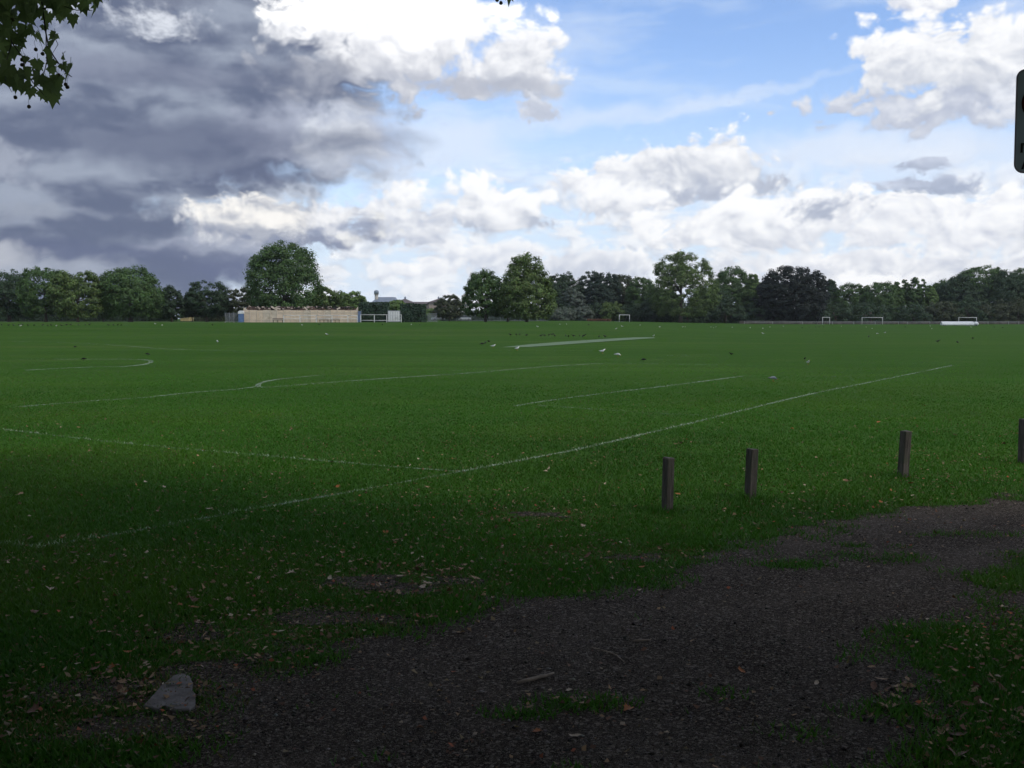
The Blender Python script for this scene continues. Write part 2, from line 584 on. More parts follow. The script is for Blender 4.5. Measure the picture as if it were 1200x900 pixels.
def grass_colour(b, pos):
    """turf colour as a field over the ground, shared by the sheet and the strips"""
    big = b.noise(pos, 0.035, 4, 0.55)
    mid = b.noise(pos, 0.25, 5, 0.6)
    fine = b.noise(pos, 3.0, 6, 0.7)
    tiny = b.noise(pos, 22.0, 3, 0.7)
    streak = b.noise(b.vm('MULTIPLY', pos, (0.03, 0.35, 1.0)), 1.0, 5, 0.6)
    c = b.mix(b.step(big, 0.3, 0.7), (0.031, 0.088, 0.008), (0.045, 0.106, 0.013))
    c = b.mix(b.m('MULTIPLY', b.step(mid, 0.42, 0.72), 0.5), c, (0.062, 0.112, 0.018))
    c = b.mix(b.m('MULTIPLY', b.step(streak, 0.40, 0.70), 0.6), c, (0.027, 0.074, 0.007))
    c = b.mix(b.m('MULTIPLY', b.step(b.noise(b.vm('MULTIPLY', pos, (0.012, 0.09, 1.0)), 1.0, 5, 0.65), 0.52, 0.70), 0.5), c, (0.070, 0.108, 0.024))
    c = b.mix(b.m('MULTIPLY', b.step(fine, 0.50, 0.75), 0.5), c, (0.022, 0.058, 0.006))
    c = b.mix(b.m('MULTIPLY', b.step(tiny, 0.55, 0.75), 0.4), c, (0.062, 0.118, 0.018))
    return c, fine, tiny


def ground_mat():
    m, b, p = new_mat('turf')
    pos = b.n('ShaderNodeNewGeometry').outputs['Position']
    c, fine, tiny = grass_colour(b, pos)
    b.put(p.inputs['Base Color'], c)
    p.inputs['Roughness'].default_value = 1.0
    p.inputs['Specular IOR Level'].default_value = 0.05
    bp = b.n('ShaderNodeBump')
    bp.inputs['Strength'].default_value = 0.6
    bp.inputs['Distance'].default_value = 0.05
    b.put(bp.inputs['Height'], b.m('ADD', fine, b.m('MULTIPLY', tiny, 0.5)))
    b.put(p.inputs['Normal'], bp.outputs[0])
    return m


def alpha_out(m, b, p, a):
    t = m.node_tree
    tr = b.n('ShaderNodeBsdfTransparent')
    mx = b.n('ShaderNodeMixShader')
    b.put(mx.inputs[0], a)
    t.links.new(tr.outputs[0], mx.inputs[1])
    t.links.new(p.outputs[0], mx.inputs[2])
    t.links.new(mx.outputs[0], t.nodes['Material Output'].inputs[0])


def line_mat(name, strength):
    """chalk line, worn thin and broken by the grass growing through"""
    m, b, p = new_mat(name)
    pos = b.n('ShaderNodeNewGeometry').outputs['Position']
    b.put(p.inputs['Base Color'], b.mix(b.noise(pos, 4, 4, 0.6), (0.30, 0.40, 0.27), (0.52, 0.60, 0.49)))
    p.inputs['Roughness'].default_value = 0.9
    a = b.m('MULTIPLY', b.step(b.noise(pos, 9.0, 5, 0.7), 0.34, 0.58), b.step(b.noise(pos, 0.33, 4, 0.6), 0.34, 0.66, 0.35, 1.0))
    alpha_out(m, b, p, b.m('MULTIPLY', a, strength))
    return m

# ------------------------------------------------------------------ ground, path, markings
def build_ground():
    xs = np.concatenate([np.linspace(-3000, -320, 20), np.arange(-300, 301, 6.0), np.linspace(320, 3000, 20)])
    ys = np.concatenate([np.linspace(-400, -20, 8), np.arange(-10, 60, 5.0), np.arange(60, 460, 4.0), np.linspace(480, 4000, 24)])
    gx, gy = np.meshgrid(xs, ys)
    v = np.stack([gx, gy, gz(gx, gy)], -1).reshape(-1, 3)
    nx, ny = len(xs), len(ys)
    i, j = np.meshgrid(np.arange(nx - 1), np.arange(ny - 1))
    a = (j * nx + i).ravel()
    f = np.stack([a, a + 1, a + 1 + nx, a + nx], -1)
    o = link_mesh('ground', np_mesh('ground', v, f, True), ground_mat())
    tag(o, kind='structure')


build_ground()

# outline of the gravel track on the ground (metres), near edge to far edge
PATH_PX = [(120, 960), (215, 860), (285, 790), (380, 745), (520, 712), (690, 690), (800, 676), (900, 648), (985, 622), (1090, 597),
           (1200, 578), (1330, 556), (1480, 545), (1480, 610), (1330, 650), (1205, 692), (1135, 728), (1078, 775), (1040, 830), (1000, 880), (960, 960)]
PATH = np.array([ground_at(*p) for p in PATH_PX])


def inside_poly(x, y, poly):
    """signed distance-like value: positive inside (metres to the edge)"""
    x, y = np.asarray(x, float), np.asarray(y, float)
    n = len(poly)
    ins = np.zeros(x.shape, bool)
    dmin = np.full(x.shape, 1e9)
    for k in range(n):
        x0, y0 = poly[k]
        x1, y1 = poly[(k + 1) % n]
        cond = ((y0 > y) != (y1 > y)) & (x < (x1 - x0) * (y - y0) / (y1 - y0 + 1e-12) + x0)
        ins ^= cond
        dx, dy = x1 - x0, y1 - y0
        t = np.clip(((x - x0) * dx + (y - y0) * dy) / (dx * dx + dy * dy + 1e-12), 0, 1)
        dmin = np.minimum(dmin, np.hypot(x - x0 - t * dx, y - y0 - t * dy))
    return np.where(ins, dmin, -dmin)


def vnoise(x, y, s, seed=0):
    """smooth value noise in 0..1"""
    r = np.random.default_rng(seed).random((64, 64))
    x, y = np.asarray(x) / s, np.asarray(y) / s
    i, j = np.floor(x).astype(int), np.floor(y).astype(int)
    fx, fy = x - i, y - j
    fx, fy = fx * fx * (3 - 2 * fx), fy * fy * (3 - 2 * fy)
    g = lambda a, b: r[a % 64, b % 64]
    return (g(i, j) * (1 - fx) + g(i + 1, j) * fx) * (1 - fy) + (g(i, j + 1) * (1 - fx) + g(i + 1, j + 1) * fx) * fy


# tufts of turf that survive on the track
ISLANDS = [(695, 822, .42, .20), (1045, 655, .62, .34), (1150, 628, .7, .22), (610, 838, .2, .12), (930, 662, .45, .2), (1000, 640, .3, .15)]
ISL = [(*ground_at(px, py), a, c) for px, py, a, c in ISLANDS]
# worn bare patches in the turf
WORN = [(475, 682, .7, .5), (300, 745, .7, .4), (190, 812, .75, .42), (240, 790, .5, .4), (640, 605, .6, .4), (720, 650, .9, .35), (120, 850, .6, .25), (210, 850, .4, .25), (380, 725, .6, .3)]
WRN = [(*ground_at(px, py), a, c) for px, py, a, c in WORN]


def spots(x, y, lst):
    m = np.zeros(np.shape(x))
    for cx, cy, a, c in lst:
        d = np.hypot((x - cx) / a, (y - cy) / c)
        m = np.maximum(m, np.clip(1.35 - d, 0, 1))
    return m


def turf_amount(x, y):
    """1 on full turf, 0 on bare gravel"""
    s = inside_poly(x, y, PATH)
    n = (vnoise(x, y, 0.9, 1) - .5) * 0.7 + (vnoise(x, y, 0.28, 2) - .5) * 0.5
    t = 1 - sstep(-0.75, 0.65, s + n * 1.7)
    t = np.maximum(t, .62 * sstep(0.20, 1.35, spots(x, y, ISL) + n * 1.1))
    nw = (vnoise(x, y, 0.35, 71) - .5) * 1.3 + (vnoise(x, y, 0.13, 72) - .5) * .9
    t = t * (1 - 0.58 * sstep(0.35, 1.15, spots(x, y, WRN) + nw * np.clip(spots(x, y, WRN) * 3, 0, 1)))
    return t


def build_path():
    xs = np.arange(-6.5, 9.5, 0.07)
    ys = np.arange(3.6, 16.0, 0.07)
    gx, gy = np.meshgrid(xs, ys)
    bare = 1 - turf_amount(gx, gy)
    nx, ny = len(xs), len(ys)
    v = np.stack([gx, gy, np.full(gx.shape, 0.004)], -1).reshape(-1, 3)
    i, j = np.meshgrid(np.arange(nx - 1), np.arange(ny - 1))
    a = (j * nx + i).ravel()
    f = np.stack([a, a + 1, a + 1 + nx, a + nx], -1)
    bb = bare.ravel()
    keep = bb[f].max(1) > 0.02
    f = f[keep]
    used = np.unique(f)
    remap = np.full(len(v), -1)
    remap[used] = np.arange(len(used))
    me = np_mesh('gravel_path', v[used], remap[f], True)
    at = me.attributes.new('bare', 'FLOAT', 'POINT')
    at.data.foreach_set('value', bb[used].astype(np.float32))
    m, b, p = new_mat('gravel_soil')
    pos = b.n('ShaderNodeNewGeometry').outputs['Position']
    n1 = b.noise(pos, 1.2, 6, 0.65)
    n2 = b.noise(pos, 14, 5, 0.7)
    vc = b.vor(pos, 120, 'F1', 'Color')
    vd = b.vor(pos, 120, 'F1', 'Distance')
    v2 = b.vor(pos, 62, 'F1', 'Color')
    g1 = b.sep(vc)[0]
    g2 = b.sep(v2)[1]
    px_, py_, pz_ = b.sep(pos)
    rut = b.noise(b.xyz(b.m('MULTIPLY', b.m('ADD', b.m('MULTIPLY', px_, .8), b.m('MULTIPLY', py_, .6)), .12), b.m('MULTIPLY', b.m('SUBTRACT', b.m('MULTIPLY', py_, .8), b.m('MULTIPLY', px_, .6)), .9)), 1.0, 4, 0.55)
    c = b.mix(b.step(n1, 0.35, 0.65), (0.034, 0.0262, 0.0190), (0.057, 0.0460, 0.0355))
    c = b.mix(b.m('MULTIPLY', b.step(rut, 0.46, 0.66), 0.7), c, (0.085, 0.069, 0.054))
    c = b.mix(b.m('MULTIPLY', b.step(n2, 0.5, 0.75), 0.6), c, (0.034, 0.025, 0.016))
    c = b.mix(b.m('MULTIPLY', b.step(g1, 0.60, 0.95), 0.75), c, (0.17, 0.145, 0.118))
    c = b.mix(b.m('MULTIPLY', b.step(g2, 0.82, 0.96), 0.6), c, (0.25, 0.215, 0.175))
    b.put(p.inputs['Base Color'], c)
    p.inputs['Roughness'].default_value = 1.0
    p.inputs['Specular IOR Level'].default_value = 0.04
    bp = b.n('ShaderNodeBump')
    bp.inputs['Strength'].default_value = 0.5
    bp.inputs['Distance'].default_value = 0.010
    b.put(bp.inputs['Height'], b.m('SUBTRACT', b.m('ADD', n2, b.m('MULTIPLY', g1, 0.5)), b.m('MULTIPLY', vd, 8.0)))
    b.put(p.inputs['Normal'], bp.outputs[0])
    al = b.n('ShaderNodeAttribute', attribute_name='bare').outputs['Fac']
    alpha_out(m, b, p, b.step(b.m('ADD', al, b.m('MULTIPLY', b.m('SUBTRACT', n2, 0.5), 0.9)), 0.3, 0.62))
    tag(link_mesh('gravel_path', me, m), kind='structure')


build_path()

# chalk lines: picture points on the field -> metres
LINES = [
    ([(45, 641), (160, 622), (300, 596), (420, 575), (540, 553)], .085, .5, 'near'),
    ([(540, 553), (620, 538), (700, 522), (830, 491), (950, 462), (1045, 443), (1117, 428)], .10, .85, 'near'),
    ([(0, 503), (130, 518), (270, 531), (400, 542), (470, 548), (540, 553)], .085, .6, 'near'),
    ([(-60, 624), (0, 636), (45, 641)], .10, .45, 'near'),
    ([(20, 477), (122, 469), (170, 466), (225, 460), (270, 457), (303, 453)], .14, 1.0, 'far'),
    ([(375, 440), (330, 444), (312, 447), (304, 450), (303, 453), (308, 454), (340, 452), (390, 448), (460, 443), (540, 438), (600, 433),
      (650, 429), (710, 426), (760, 426)], .16, 1.0, 'far'),
    ([(760, 426), (800, 427), (860, 428), (900, 430)], .15, .8, 'far'),
    ([(375, 440), (480, 436), (580, 433)], .10, .25, 'far'),
    ([(603, 476), (640, 470), (700, 462), (760, 455), (800, 450), (870, 441)], .13, 1.0, 'far'),
    ([(870, 441), (940, 441), (1010, 442)], .12, .3, 'far'),
    ([(630, 475), (700, 480), (780, 485), (850, 488)], .1, .5, 'far'),
    ([(24, 421), (90, 421), (150, 421), (172, 422), (177, 424), (170, 427), (140, 430), (110, 430), (30, 434)], .2, 1.0, 'far'),
    ([(0, 400), (90, 402), (140, 405), (200, 409), (300, 412), (370, 412)], .25, .6, 'far'),
    ([(560, 412), (600, 411), (720, 411)], .2, .3, 'far'),
    ([(780, 417), (840, 415), (900, 415)], .2, .4, 'far'),
    ([(900, 424), (1000, 426), (1110, 425)], .15, .25, 'far'),
    ([(330, 413), (380, 412), (500, 414)], .22, .3, 'far'),
]


def resample(pts, step):
    pts = [Vector((*p, 0)) for p in pts]
    # Catmull-Rom through the points
    out = []
    for i in range(len(pts) - 1):
        p0, p1, p2, p3 = pts[max(i - 1, 0)], pts[i], pts[i + 1], pts[min(i + 2, len(pts) - 1)]
        n = max(2, int((p2 - p1).length / step))
        for k in range(n):
            t = k / n
            q = 0.5 * ((2 * p1) + (p2 - p0) * t + (2 * p0 - 5 * p1 + 4 * p2 - p3) * t * t + (3 * p1 - p0 - 3 * p2 + p3) * t ** 3)
            out.append((q.x, q.y))
    out.append((pts[-1].x, pts[-1].y))
    return np.array(out)


NEAR_LINES = []
LINE_MATS = {}


def build_lines():
    for pts, w, strength, zone in LINES:
        g = [ground_at(*p) for p in pts]
        c = resample(g, 0.6 if zone == 'near' else 1.0)
        if zone == 'near':
            NEAR_LINES.append((c, w, strength))
        t = np.gradient(c, axis=0)
        t /= np.linalg.norm(t, axis=1)[:, None] + 1e-9
        nrm = np.stack([-t[:, 1], t[:, 0]], 1)
        wob = (vnoise(c[:, 0], c[:, 1], 2.5, 9) - .5) * 0.08
        l, r = c + nrm * (w / 2 + wob[:, None] * .5), c - nrm * (w / 2 - wob[:, None] * .5)
        lift = 0.007
        vs = np.concatenate([np.column_stack([l, gz(l[:, 0], l[:, 1]) + lift]), np.column_stack([r, gz(r[:, 0], r[:, 1]) + lift])])
        n = len(c)
        k = np.arange(n - 1)
        f = np.stack([k + n, k + n + 1, k + 1, k], -1)
        key = round(strength, 2)
        if key not in LINE_MATS:
            LINE_MATS[key] = line_mat('chalk_line', min(.75, strength * .70))
        o = link_mesh('pitch_line', np_mesh('pitch_line', vs, f), LINE_MATS[key])
        tag(o, kind='structure')


build_lines()


def build_strip():
    """the pale close-cut cricket square"""
    px = [(588, 407.2), (620, 406.8), (660, 404), (700, 401), (768, 396.4), (766, 395.4), (742, 395.6), (700, 398), (655, 401), (622, 403.6)]
    g = np.array([ground_at(*p) for p in px])
    n = len(g)
    h = n // 2
    a, c = g[:h], g[h:][::-1]
    vs, fs = [], []
    rows = 24
    def along(arr, t):
        s = t * (len(arr) - 1)
        i = min(int(s), len(arr) - 2)
        return arr[i] * (1 - (s - i)) + arr[i + 1] * (s - i)
    for k in range(rows + 1):
        p, q = along(a, k / rows), along(c, k / rows)
        for e in range(5):
            r = p * (1 - e / 4) + q * (e / 4)
            vs.append((r[0], r[1], float(gz(r[0], r[1])) + 0.02))
    for k in range(rows):
        for e in range(4):
            i = k * 5 + e
            fs.append((i, i + 1, i + 6, i + 5))
    m, b, p = new_mat('cut_turf')
    pos = b.n('ShaderNodeNewGeometry').outputs['Position']
    nz = b.noise(pos, 0.6, 5, 0.6)
    b.put(p.inputs['Base Color'], b.mix(nz, (0.075, 0.145, 0.055), (0.145, 0.205, 0.115)))
    p.inputs['Roughness'].default_value = 0.9
    me = bpy.data.meshes.new('cricket_strip')
    me.from_pydata(vs, [], fs)
    tag(link_mesh('cricket_strip', me, m), kind='structure')


build_strip()


def build_sunlit_strip():
    """band of sunlit grass at the far left, its sunlight painted as paler colour"""
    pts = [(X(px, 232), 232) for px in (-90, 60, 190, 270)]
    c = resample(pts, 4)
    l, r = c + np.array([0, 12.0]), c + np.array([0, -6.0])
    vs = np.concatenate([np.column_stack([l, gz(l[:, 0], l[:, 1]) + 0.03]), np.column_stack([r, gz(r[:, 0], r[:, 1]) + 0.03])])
    n = len(c)
    k = np.arange(n - 1)
    m, b, p = new_mat('sunlit_turf')
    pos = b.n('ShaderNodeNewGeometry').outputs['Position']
    b.put(p.inputs['Base Color'], b.mix(b.noise(pos, 0.3, 5, 0.6), (0.09, 0.15, 0.05), (0.14, 0.19, 0.075)))  # paler than the turf around: sunlight put into the colour
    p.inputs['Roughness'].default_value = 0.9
    tag(link_mesh('sunlit_grass_strip', np_mesh('sunlit_grass_strip', vs, np.stack([k + n, k + n + 1, k + 1, k], -1)), m), kind='structure')


build_sunlit_strip()


# ------------------------------------------------------------------ near turf, gravel, leaf litter
GRASS = leaf_mat('grass_blade', (1, 1, 1), 0.30, 0.55)


def build_grass(n=520000):
    # picked with density falling off with distance
    y = 4.2 * (85 / 4.2) ** RNG.random(n * 2)
    half = 0.50 * y + 0.6
    x = (RNG.random(n * 2) * 2 - 1) * half
    t = turf_amount(x, y)
    clump = 0.55 + 0.75 * vnoise(x, y, 0.22, 21) * vnoise(x, y, 0.9, 22) * 1.8
    keep = RNG.random(n * 2) < np.clip(t * 1.1 - 0.08, 0, 1) * np.clip(clump, 0, 1) * (1 - sstep(14, 66, y)) ** 1.4
    x, y = x[keep][:n], y[keep][:n]
    n = len(x)
    worn = spots(x, y, WRN)
    far = np.clip((y - 4) / 36, 0, 1)
    tuft = np.zeros(n)
    for bpx, bpy in ((782, 600), (879, 585), (1058, 559), (1199, 543), (200, 800)):
        bx, by = ground_at(bpx, bpy)
        tuft = np.maximum(tuft, np.exp(-(((x - bx) / .16) ** 2 + ((y - by + .02) / .16) ** 2)))
    h = (1 + 1.6 * tuft) * (0.026 + 0.026 * RNG.random(n)) * (0.75 + 0.6 * vnoise(x, y, 0.5, 23)) * (1 - 0.55 * np.clip(worn, 0, 1)) * (1 - 0.55 * far)
    w = 0.0034 + 0.0045 * RNG.random(n) + 0.010 * far
    a = RNG.random(n) * 2 * math.pi
    lean = RNG.normal(0, 0.55, (n, 2)) * h[:, None]
    dx, dy = np.cos(a) * w, np.sin(a) * w
    z0 = gz(x, y) - 0.003
    v = np.empty((n, 3, 3), np.float32)
    v[:, 0] = np.stack([x - dx, y - dy, z0], 1)
    v[:, 1] = np.stack([x + dx, y + dy, z0], 1)
    v[:, 2] = np.stack([x + lean[:, 0], y + lean[:, 1], z0 + h], 1)
    k = .5 + (RNG.random(n) - .5) * (1 - .9 * far)
    tone = vnoise(x, y, 1.6, 24)
    col = np.stack([0.030 + 0.022 * k + 0.014 * tone, 0.082 + 0.045 * k + 0.022 * tone, 0.014 + 0.012 * k], 1)
    col *= (1 + .45 * far)[:, None] * np.array([.88, 1.10, .62])  # farther blades coloured brighter to make up for sky light they miss
    col *= (.80 + .40 * vnoise(x + 300, y + 300, 7.0, 81))[:, None]
    yel = sstep(.55, .85, vnoise(x + 300, y + 300, 3.5, 82))[:, None]
    col *= 1 + yel * np.array([.35, .08, .1])
    dry = RNG.random(n) < 0.05 - .03 * far + 0.35 * np.clip(worn, 0, 1)
    col[dry] = np.array([0.16, 0.13, 0.065]) * (0.6 + 0.6 * RNG.random((dry.sum(), 1)))
    # chalk caught on the blades along the near lines
    for c, lw, st in NEAR_LINES:
        p, q = c[:-1], c[1:]
        d2 = np.full(n, 1e9)
        for s in range(0, len(p), 1):
            e = q[s] - p[s]
            tt = np.clip(((x - p[s, 0]) * e[0] + (y - p[s, 1]) * e[1]) / (e @ e + 1e-9), 0, 1)
            d2 = np.minimum(d2, (x - p[s, 0] - tt * e[0]) ** 2 + (y - p[s, 1] - tt * e[1]) ** 2)
        patch = np.clip(vnoise(x, y, 0.7, 31) * 1.5, 0.15, 1)
        hit = (np.sqrt(d2) < lw * 0.5 + RNG.normal(0, 0.012, n)) & (RNG.random(n) < 0.46 * st * patch)
        col[hit] = np.array([0.46, 0.54, 0.44]) * (0.75 + 0.3 * RNG.random((hit.sum(), 1)))
    me = np_mesh('grass', v.reshape(-1, 3), np.arange(n * 3).reshape(-1, 3), False, None, col)
    tag(link_mesh('grass', me, GRASS), kind='stuff')


build_grass()


def build_gravel(n=34000):
    y = 4.2 * (13 / 4.2) ** RNG.random(n * 5)
    x = (RNG.random(n * 5) * 2 - 1) * (0.50 * y + 0.4)
    t = turf_amount(x, y)
    keep = RNG.random(n * 5) < np.clip(1 - t * 1.3, 0, 1) * (0.25 + vnoise(x, y, 1.1, 41))
    x, y = x[keep][:n], y[keep][:n]
    n = len(x)
    base = np.array([(1, 0, 0), (-1, 0, 0), (0, 1, 0), (0, -1, 0), (0, 0, 1), (0, 0, -1)], float)
    fc = np.array([(0, 2, 4), (2, 1, 4), (1, 3, 4), (3, 0, 4), (2, 0, 5), (1, 2, 5), (3, 1, 5), (0, 3, 5)])
    r = 0.0020 + 0.0038 * RNG.random(n) ** 2.5 + 0.010 * (RNG.random(n) < .03) * RNG.random(n)
    jit = 1 + RNG.normal(0, .22, (n, 6, 1))
    a = RNG.random(n) * 6.283
    v = base[None] * jit
    v = v * np.stack([r * (1 + .5 * RNG.random(n)), r, r * .7], 1)[:, None, :]
    ca, sa = np.cos(a)[:, None], np.sin(a)[:, None]
    vx = v[..., 0] * ca - v[..., 1] * sa + x[:, None]
    vy = v[..., 0] * sa + v[..., 1] * ca + y[:, None]
    vz = v[..., 2] + 0.004 + (r * .35)[:, None]
    vv = np.stack([vx, vy, vz], -1).reshape(-1, 3)
    f = (fc[None] + (np.arange(n) * 6)[:, None, None]).reshape(-1, 3)
    tone = 0.035 + 0.24 * RNG.random(n) ** 2.4
    col = tone[:, None] * np.array([1.0, .90, .78]) * (1 + RNG.normal(0, .05, (n, 3)))
    me = np_mesh('gravel', vv, f, False, None, np.repeat(np.clip(col, 0.01, 1), 8, 0))
    m, b, p = new_mat('gravel_stone')
    b.put(p.inputs['Base Color'], b.n('ShaderNodeAttribute', attribute_name='tint').outputs['Color'])
    p.inputs['Roughness'].default_value = 0.9
    p.inputs['Specular IOR Level'].default_value = 0.1
    tag(link_mesh('gravel', me, m), kind='stuff')


build_gravel()


def leaf_outline(kind):
    """a dry leaf: outline points and a curl, about one unit long"""
    if kind == 0:      # five-lobed plane leaf
        pts = []
        for k, (ang, rad) in enumerate([(-90, .12), (-58, .42), (-40, .30), (-8, .52), (10, .33), (30, .50), (52, .34), (90, .62),
                                        (128, .34), (150, .50), (170, .33), (188, .52), (220, .30), (238, .42)]):
            pts.append((rad * math.cos(R(ang)), rad * math.sin(R(ang))))
        return pts
    if kind == 1:      # folded half
        return [(-.1, -.5), (.18, -.3), (.28, 0), (.16, .2), (.2, .36), (.0, .52), (-.12, .3), (-.2, .05), (-.16, -.25)]
    return [(-.06, -.5), (.14, -.32), (.24, -.05), (.2, .22), (.04, .5), (-.14, .26), (-.24, 0), (-.18, -.3)]


def leaf_mesh(kind, seed):
    rnd = random.Random(seed)
    pts = leaf_outline(kind)
    cu, cv, tw = rnd.uniform(.5, 1.3), rnd.uniform(-.5, .9), rnd.uniform(-.5, .5)

    def lift(x, y):
        return 0.06 + cu * x * x * .9 + cv * y * y * .6 + tw * x * y
    vs = [(0, 0, lift(0, 0))] + [(x, y, lift(x, y) + rnd.uniform(-.04, .06)) for x, y in pts]
    mid = [(x * .5, y * .5, lift(x * .5, y * .5)) for x, y in pts]
    n = len(pts)
    vs += mid
    fs = []
    for i in range(n):
        j = (i + 1) % n
        fs.append((0, 1 + n + i, 1 + n + j))
        fs.append((1 + n + i, 1 + i, 1 + j, 1 + n + j))
    lo = min(v[2] for v in vs)
    me = bpy.data.meshes.new('fallen_leaf')
    me.from_pydata([(x, y, z - lo) for x, y, z in vs], [], fs)
    me.polygons.foreach_set('use_smooth', [True] * len(fs))
    return me


LEAF_COL = {'tan': (0.31, 0.20, 0.11), 'brown': (0.15, 0.077, 0.045), 'orange': (0.33, 0.12, 0.035), 'pale': (0.44, 0.35, 0.25)}
LEAF_MAT = {k: mat('dry_leaf', c, .35, 14, .7, bump=.3) for k, c in LEAF_COL.items()}


def build_leaves():
    meshes = {}
    for col in LEAF_COL:
        for kd in range(3):
            for sd in range(2):
                me = leaf_mesh(kd, hash((kd, sd)) % 1000 + sd)
                me.materials.append(LEAF_MAT[col])
                meshes[(col, kd, sd)] = me

    def put(x, y, size, col, kd=None, label=None, group=None, z=0.006):
        kd = RNG.integers(3) if kd is None else kd
        o = bpy.data.objects.new('fallen_leaf', meshes[(col, int(kd), int(RNG.integers(2)))])
        COL.objects.link(o)
        s = size * .78
        o.scale = (s, s, s * RNG.uniform(.6, 1.1))
        o.rotation_euler = (RNG.normal(0, .25), RNG.normal(0, .25), RNG.uniform(0, 6.28))
        o.location = (x, y, float(gz(x, y)) + z)
        tag(o, label, 'leaf', group)
        return o
    # leaves one can point at
    for px, py, s, col, kd, lab in (
            (737, 833, .085, 'orange', 0, 'bright orange curled leaf beside the grass tuft on the gravel track'),
            (628, 860, .080, 'orange', 0, 'dull rust orange leaf lying flat near the bottom of the gravel track'),
            (674, 865, .085, 'pale', 1, 'pinkish folded leaf standing on edge near the bottom of the track'),
            (530, 877, .07, 'brown', 2, 'dark brown leaf lowest and leftmost of the leaves on the track middle'),
            (140, 873, .09, 'pale', 1, 'large pale leaf on the dark turf below the grey stone slab'),
            (328, 742, .10, 'pale', 1, 'pale upright leaf on the bare soil at the edge of the track'),
            (110, 735, .10, 'brown', 0, 'big brown lobed leaf on the turf above the grey stone slab'),
            (668, 811, .06, 'pale', 0, 'small pale crumpled leaf on the grass tuft in the track'),
            (944, 832, .07, 'pale', 2, 'pale greenish leaf lying alone on the gravel near the right verge'),
            (957, 803, .07, 'pale', 2, 'pale narrow leaf on the gravel beside the right verge')):
        x, y = ground_at(px, py)
        put(x, y, s, col, kd, lab, z=0.012)
    # drift of big leaves at the lower right
    for i in range(34):
        px, py = RNG.normal(1150, 38), RNG.normal(858, 30)
        if py > 905 or px > 1215:
            continue
        x, y = ground_at(px, py)
        put(x, y, RNG.uniform(.08, .13), RNG.choice(['brown', 'tan', 'brown', 'brown']), None,
            'crumpled brown leaf heaped among others on the verge at the lower right corner', 'leaves heaped on the right verge', z=0.02)
    for i in range(26):
        px, py = RNG.normal(1050, 24), RNG.normal(820, 22)
        x, y = ground_at(px, py)
        put(x, y, RNG.uniform(.06, .10), RNG.choice(['brown', 'tan', 'brown']), None,
            'dry leaf scattered where the gravel meets the right verge', 'leaves along the right edge of the track', z=0.015)
    for i in range(22):
        px, py = RNG.normal(170, 24), RNG.normal(806, 9)
        x, y = ground_at(px, py)
        put(x, y, RNG.uniform(.05, .09), RNG.choice(['brown', 'tan', 'pale']), None,
            'dry leaf gathered against the left side of the grey stone slab', 'leaves gathered beside the stone slab', z=0.012)
    for i in range(38):
        px, py = RNG.normal(475, 48), RNG.normal(682, 13)
        x, y = ground_at(px, py)
        put(x, y, RNG.uniform(.06, .12), RNG.choice(['brown', 'tan', 'tan', 'pale']), None,
            'dry leaf lying in the worn bare patch of turf above the track', 'leaves in the worn patch', z=0.02)
    n = 0
    while n < 130:
        y = 5.2 * (22 / 5.2) ** RNG.random()
        x = RNG.uniform(-.5, .47) * y
        t = float(turf_amount(np.array([x]), np.array([y]))[0])
        if RNG.random() > (t if t > .3 else .12) * (0.35 + vnoise(np.array([x]), np.array([y]), 2.5, 51)[0]):
            continue
        put(x, y, RNG.uniform(.06, .12), RNG.choice(['brown', 'brown', 'tan', 'tan', 'orange', 'pale']), None,
            'single dry leaf lying loose on the open dark grass', 'leaves loose on the grass', z=0.025 if t > .5 else .01)
        n += 1


build_leaves()


def build_litter(n=10500):
    y = 4.3 * (27 / 4.3) ** RNG.random(n * 4)
    x = (RNG.random(n * 4) * 2 - 1) * (0.5 * y + .4)
    t = turf_amount(x, y)
    edge = np.exp(-(inside_poly(x, y, PATH) / 2.2) ** 2)
    dens = (0.15 + 0.85 * vnoise(x, y, 1.7, 61) ** 2 * 2) * np.where(t > .4, .45 + .55 * edge, .22) + spots(x, y, WRN) * .8
    dens *= 1 - sstep(17, 27, y)
    keep = RNG.random(n * 4) < np.clip(dens, 0, 1)
    x, y = x[keep][:n], y[keep][:n]
    t = t[keep][:n]
    n = len(x)
    s = 0.010 + 0.030 * RNG.random(n) ** 2
    a = RNG.random(n) * 6.283
    z = gz(x, y) + np.where(t > .4, 0.018 + .030 * RNG.random(n), .007)
    tilt = RNG.normal(0, .45, (n, 4))
    shp = np.array([(-.5, -.2), (.1, -.42), (.55, .1), (-.1, .4)])
    v = np.empty((n, 4, 3))
    for k in range(4):
        px, py = shp[k] * 1.0
        v[:, k, 0] = x + (px * np.cos(a) - py * np.sin(a)) * s
        v[:, k, 1] = y + (px * np.sin(a) + py * np.cos(a)) * s
        v[:, k, 2] = z + np.abs(tilt[:, k]) * s * .7
    pal = np.array([LEAF_COL['tan'], LEAF_COL['brown'], LEAF_COL['pale'], (0.20, 0.15, 0.08), (0.30, 0.09, 0.04)])
    col = pal[RNG.choice(5, n, p=[.27, .33, .06, .26, .08])] * (0.6 + .6 * RNG.random((n, 1)))
    me = np_mesh('leaf_litter', v.reshape(-1, 3), np.arange(n * 4).reshape(-1, 4), False, None, col)
    tag(link_mesh('leaf_litter', me, leaf_mat('litter', (1, 1, 1), .12, .8)), kind='stuff')


build_litter()


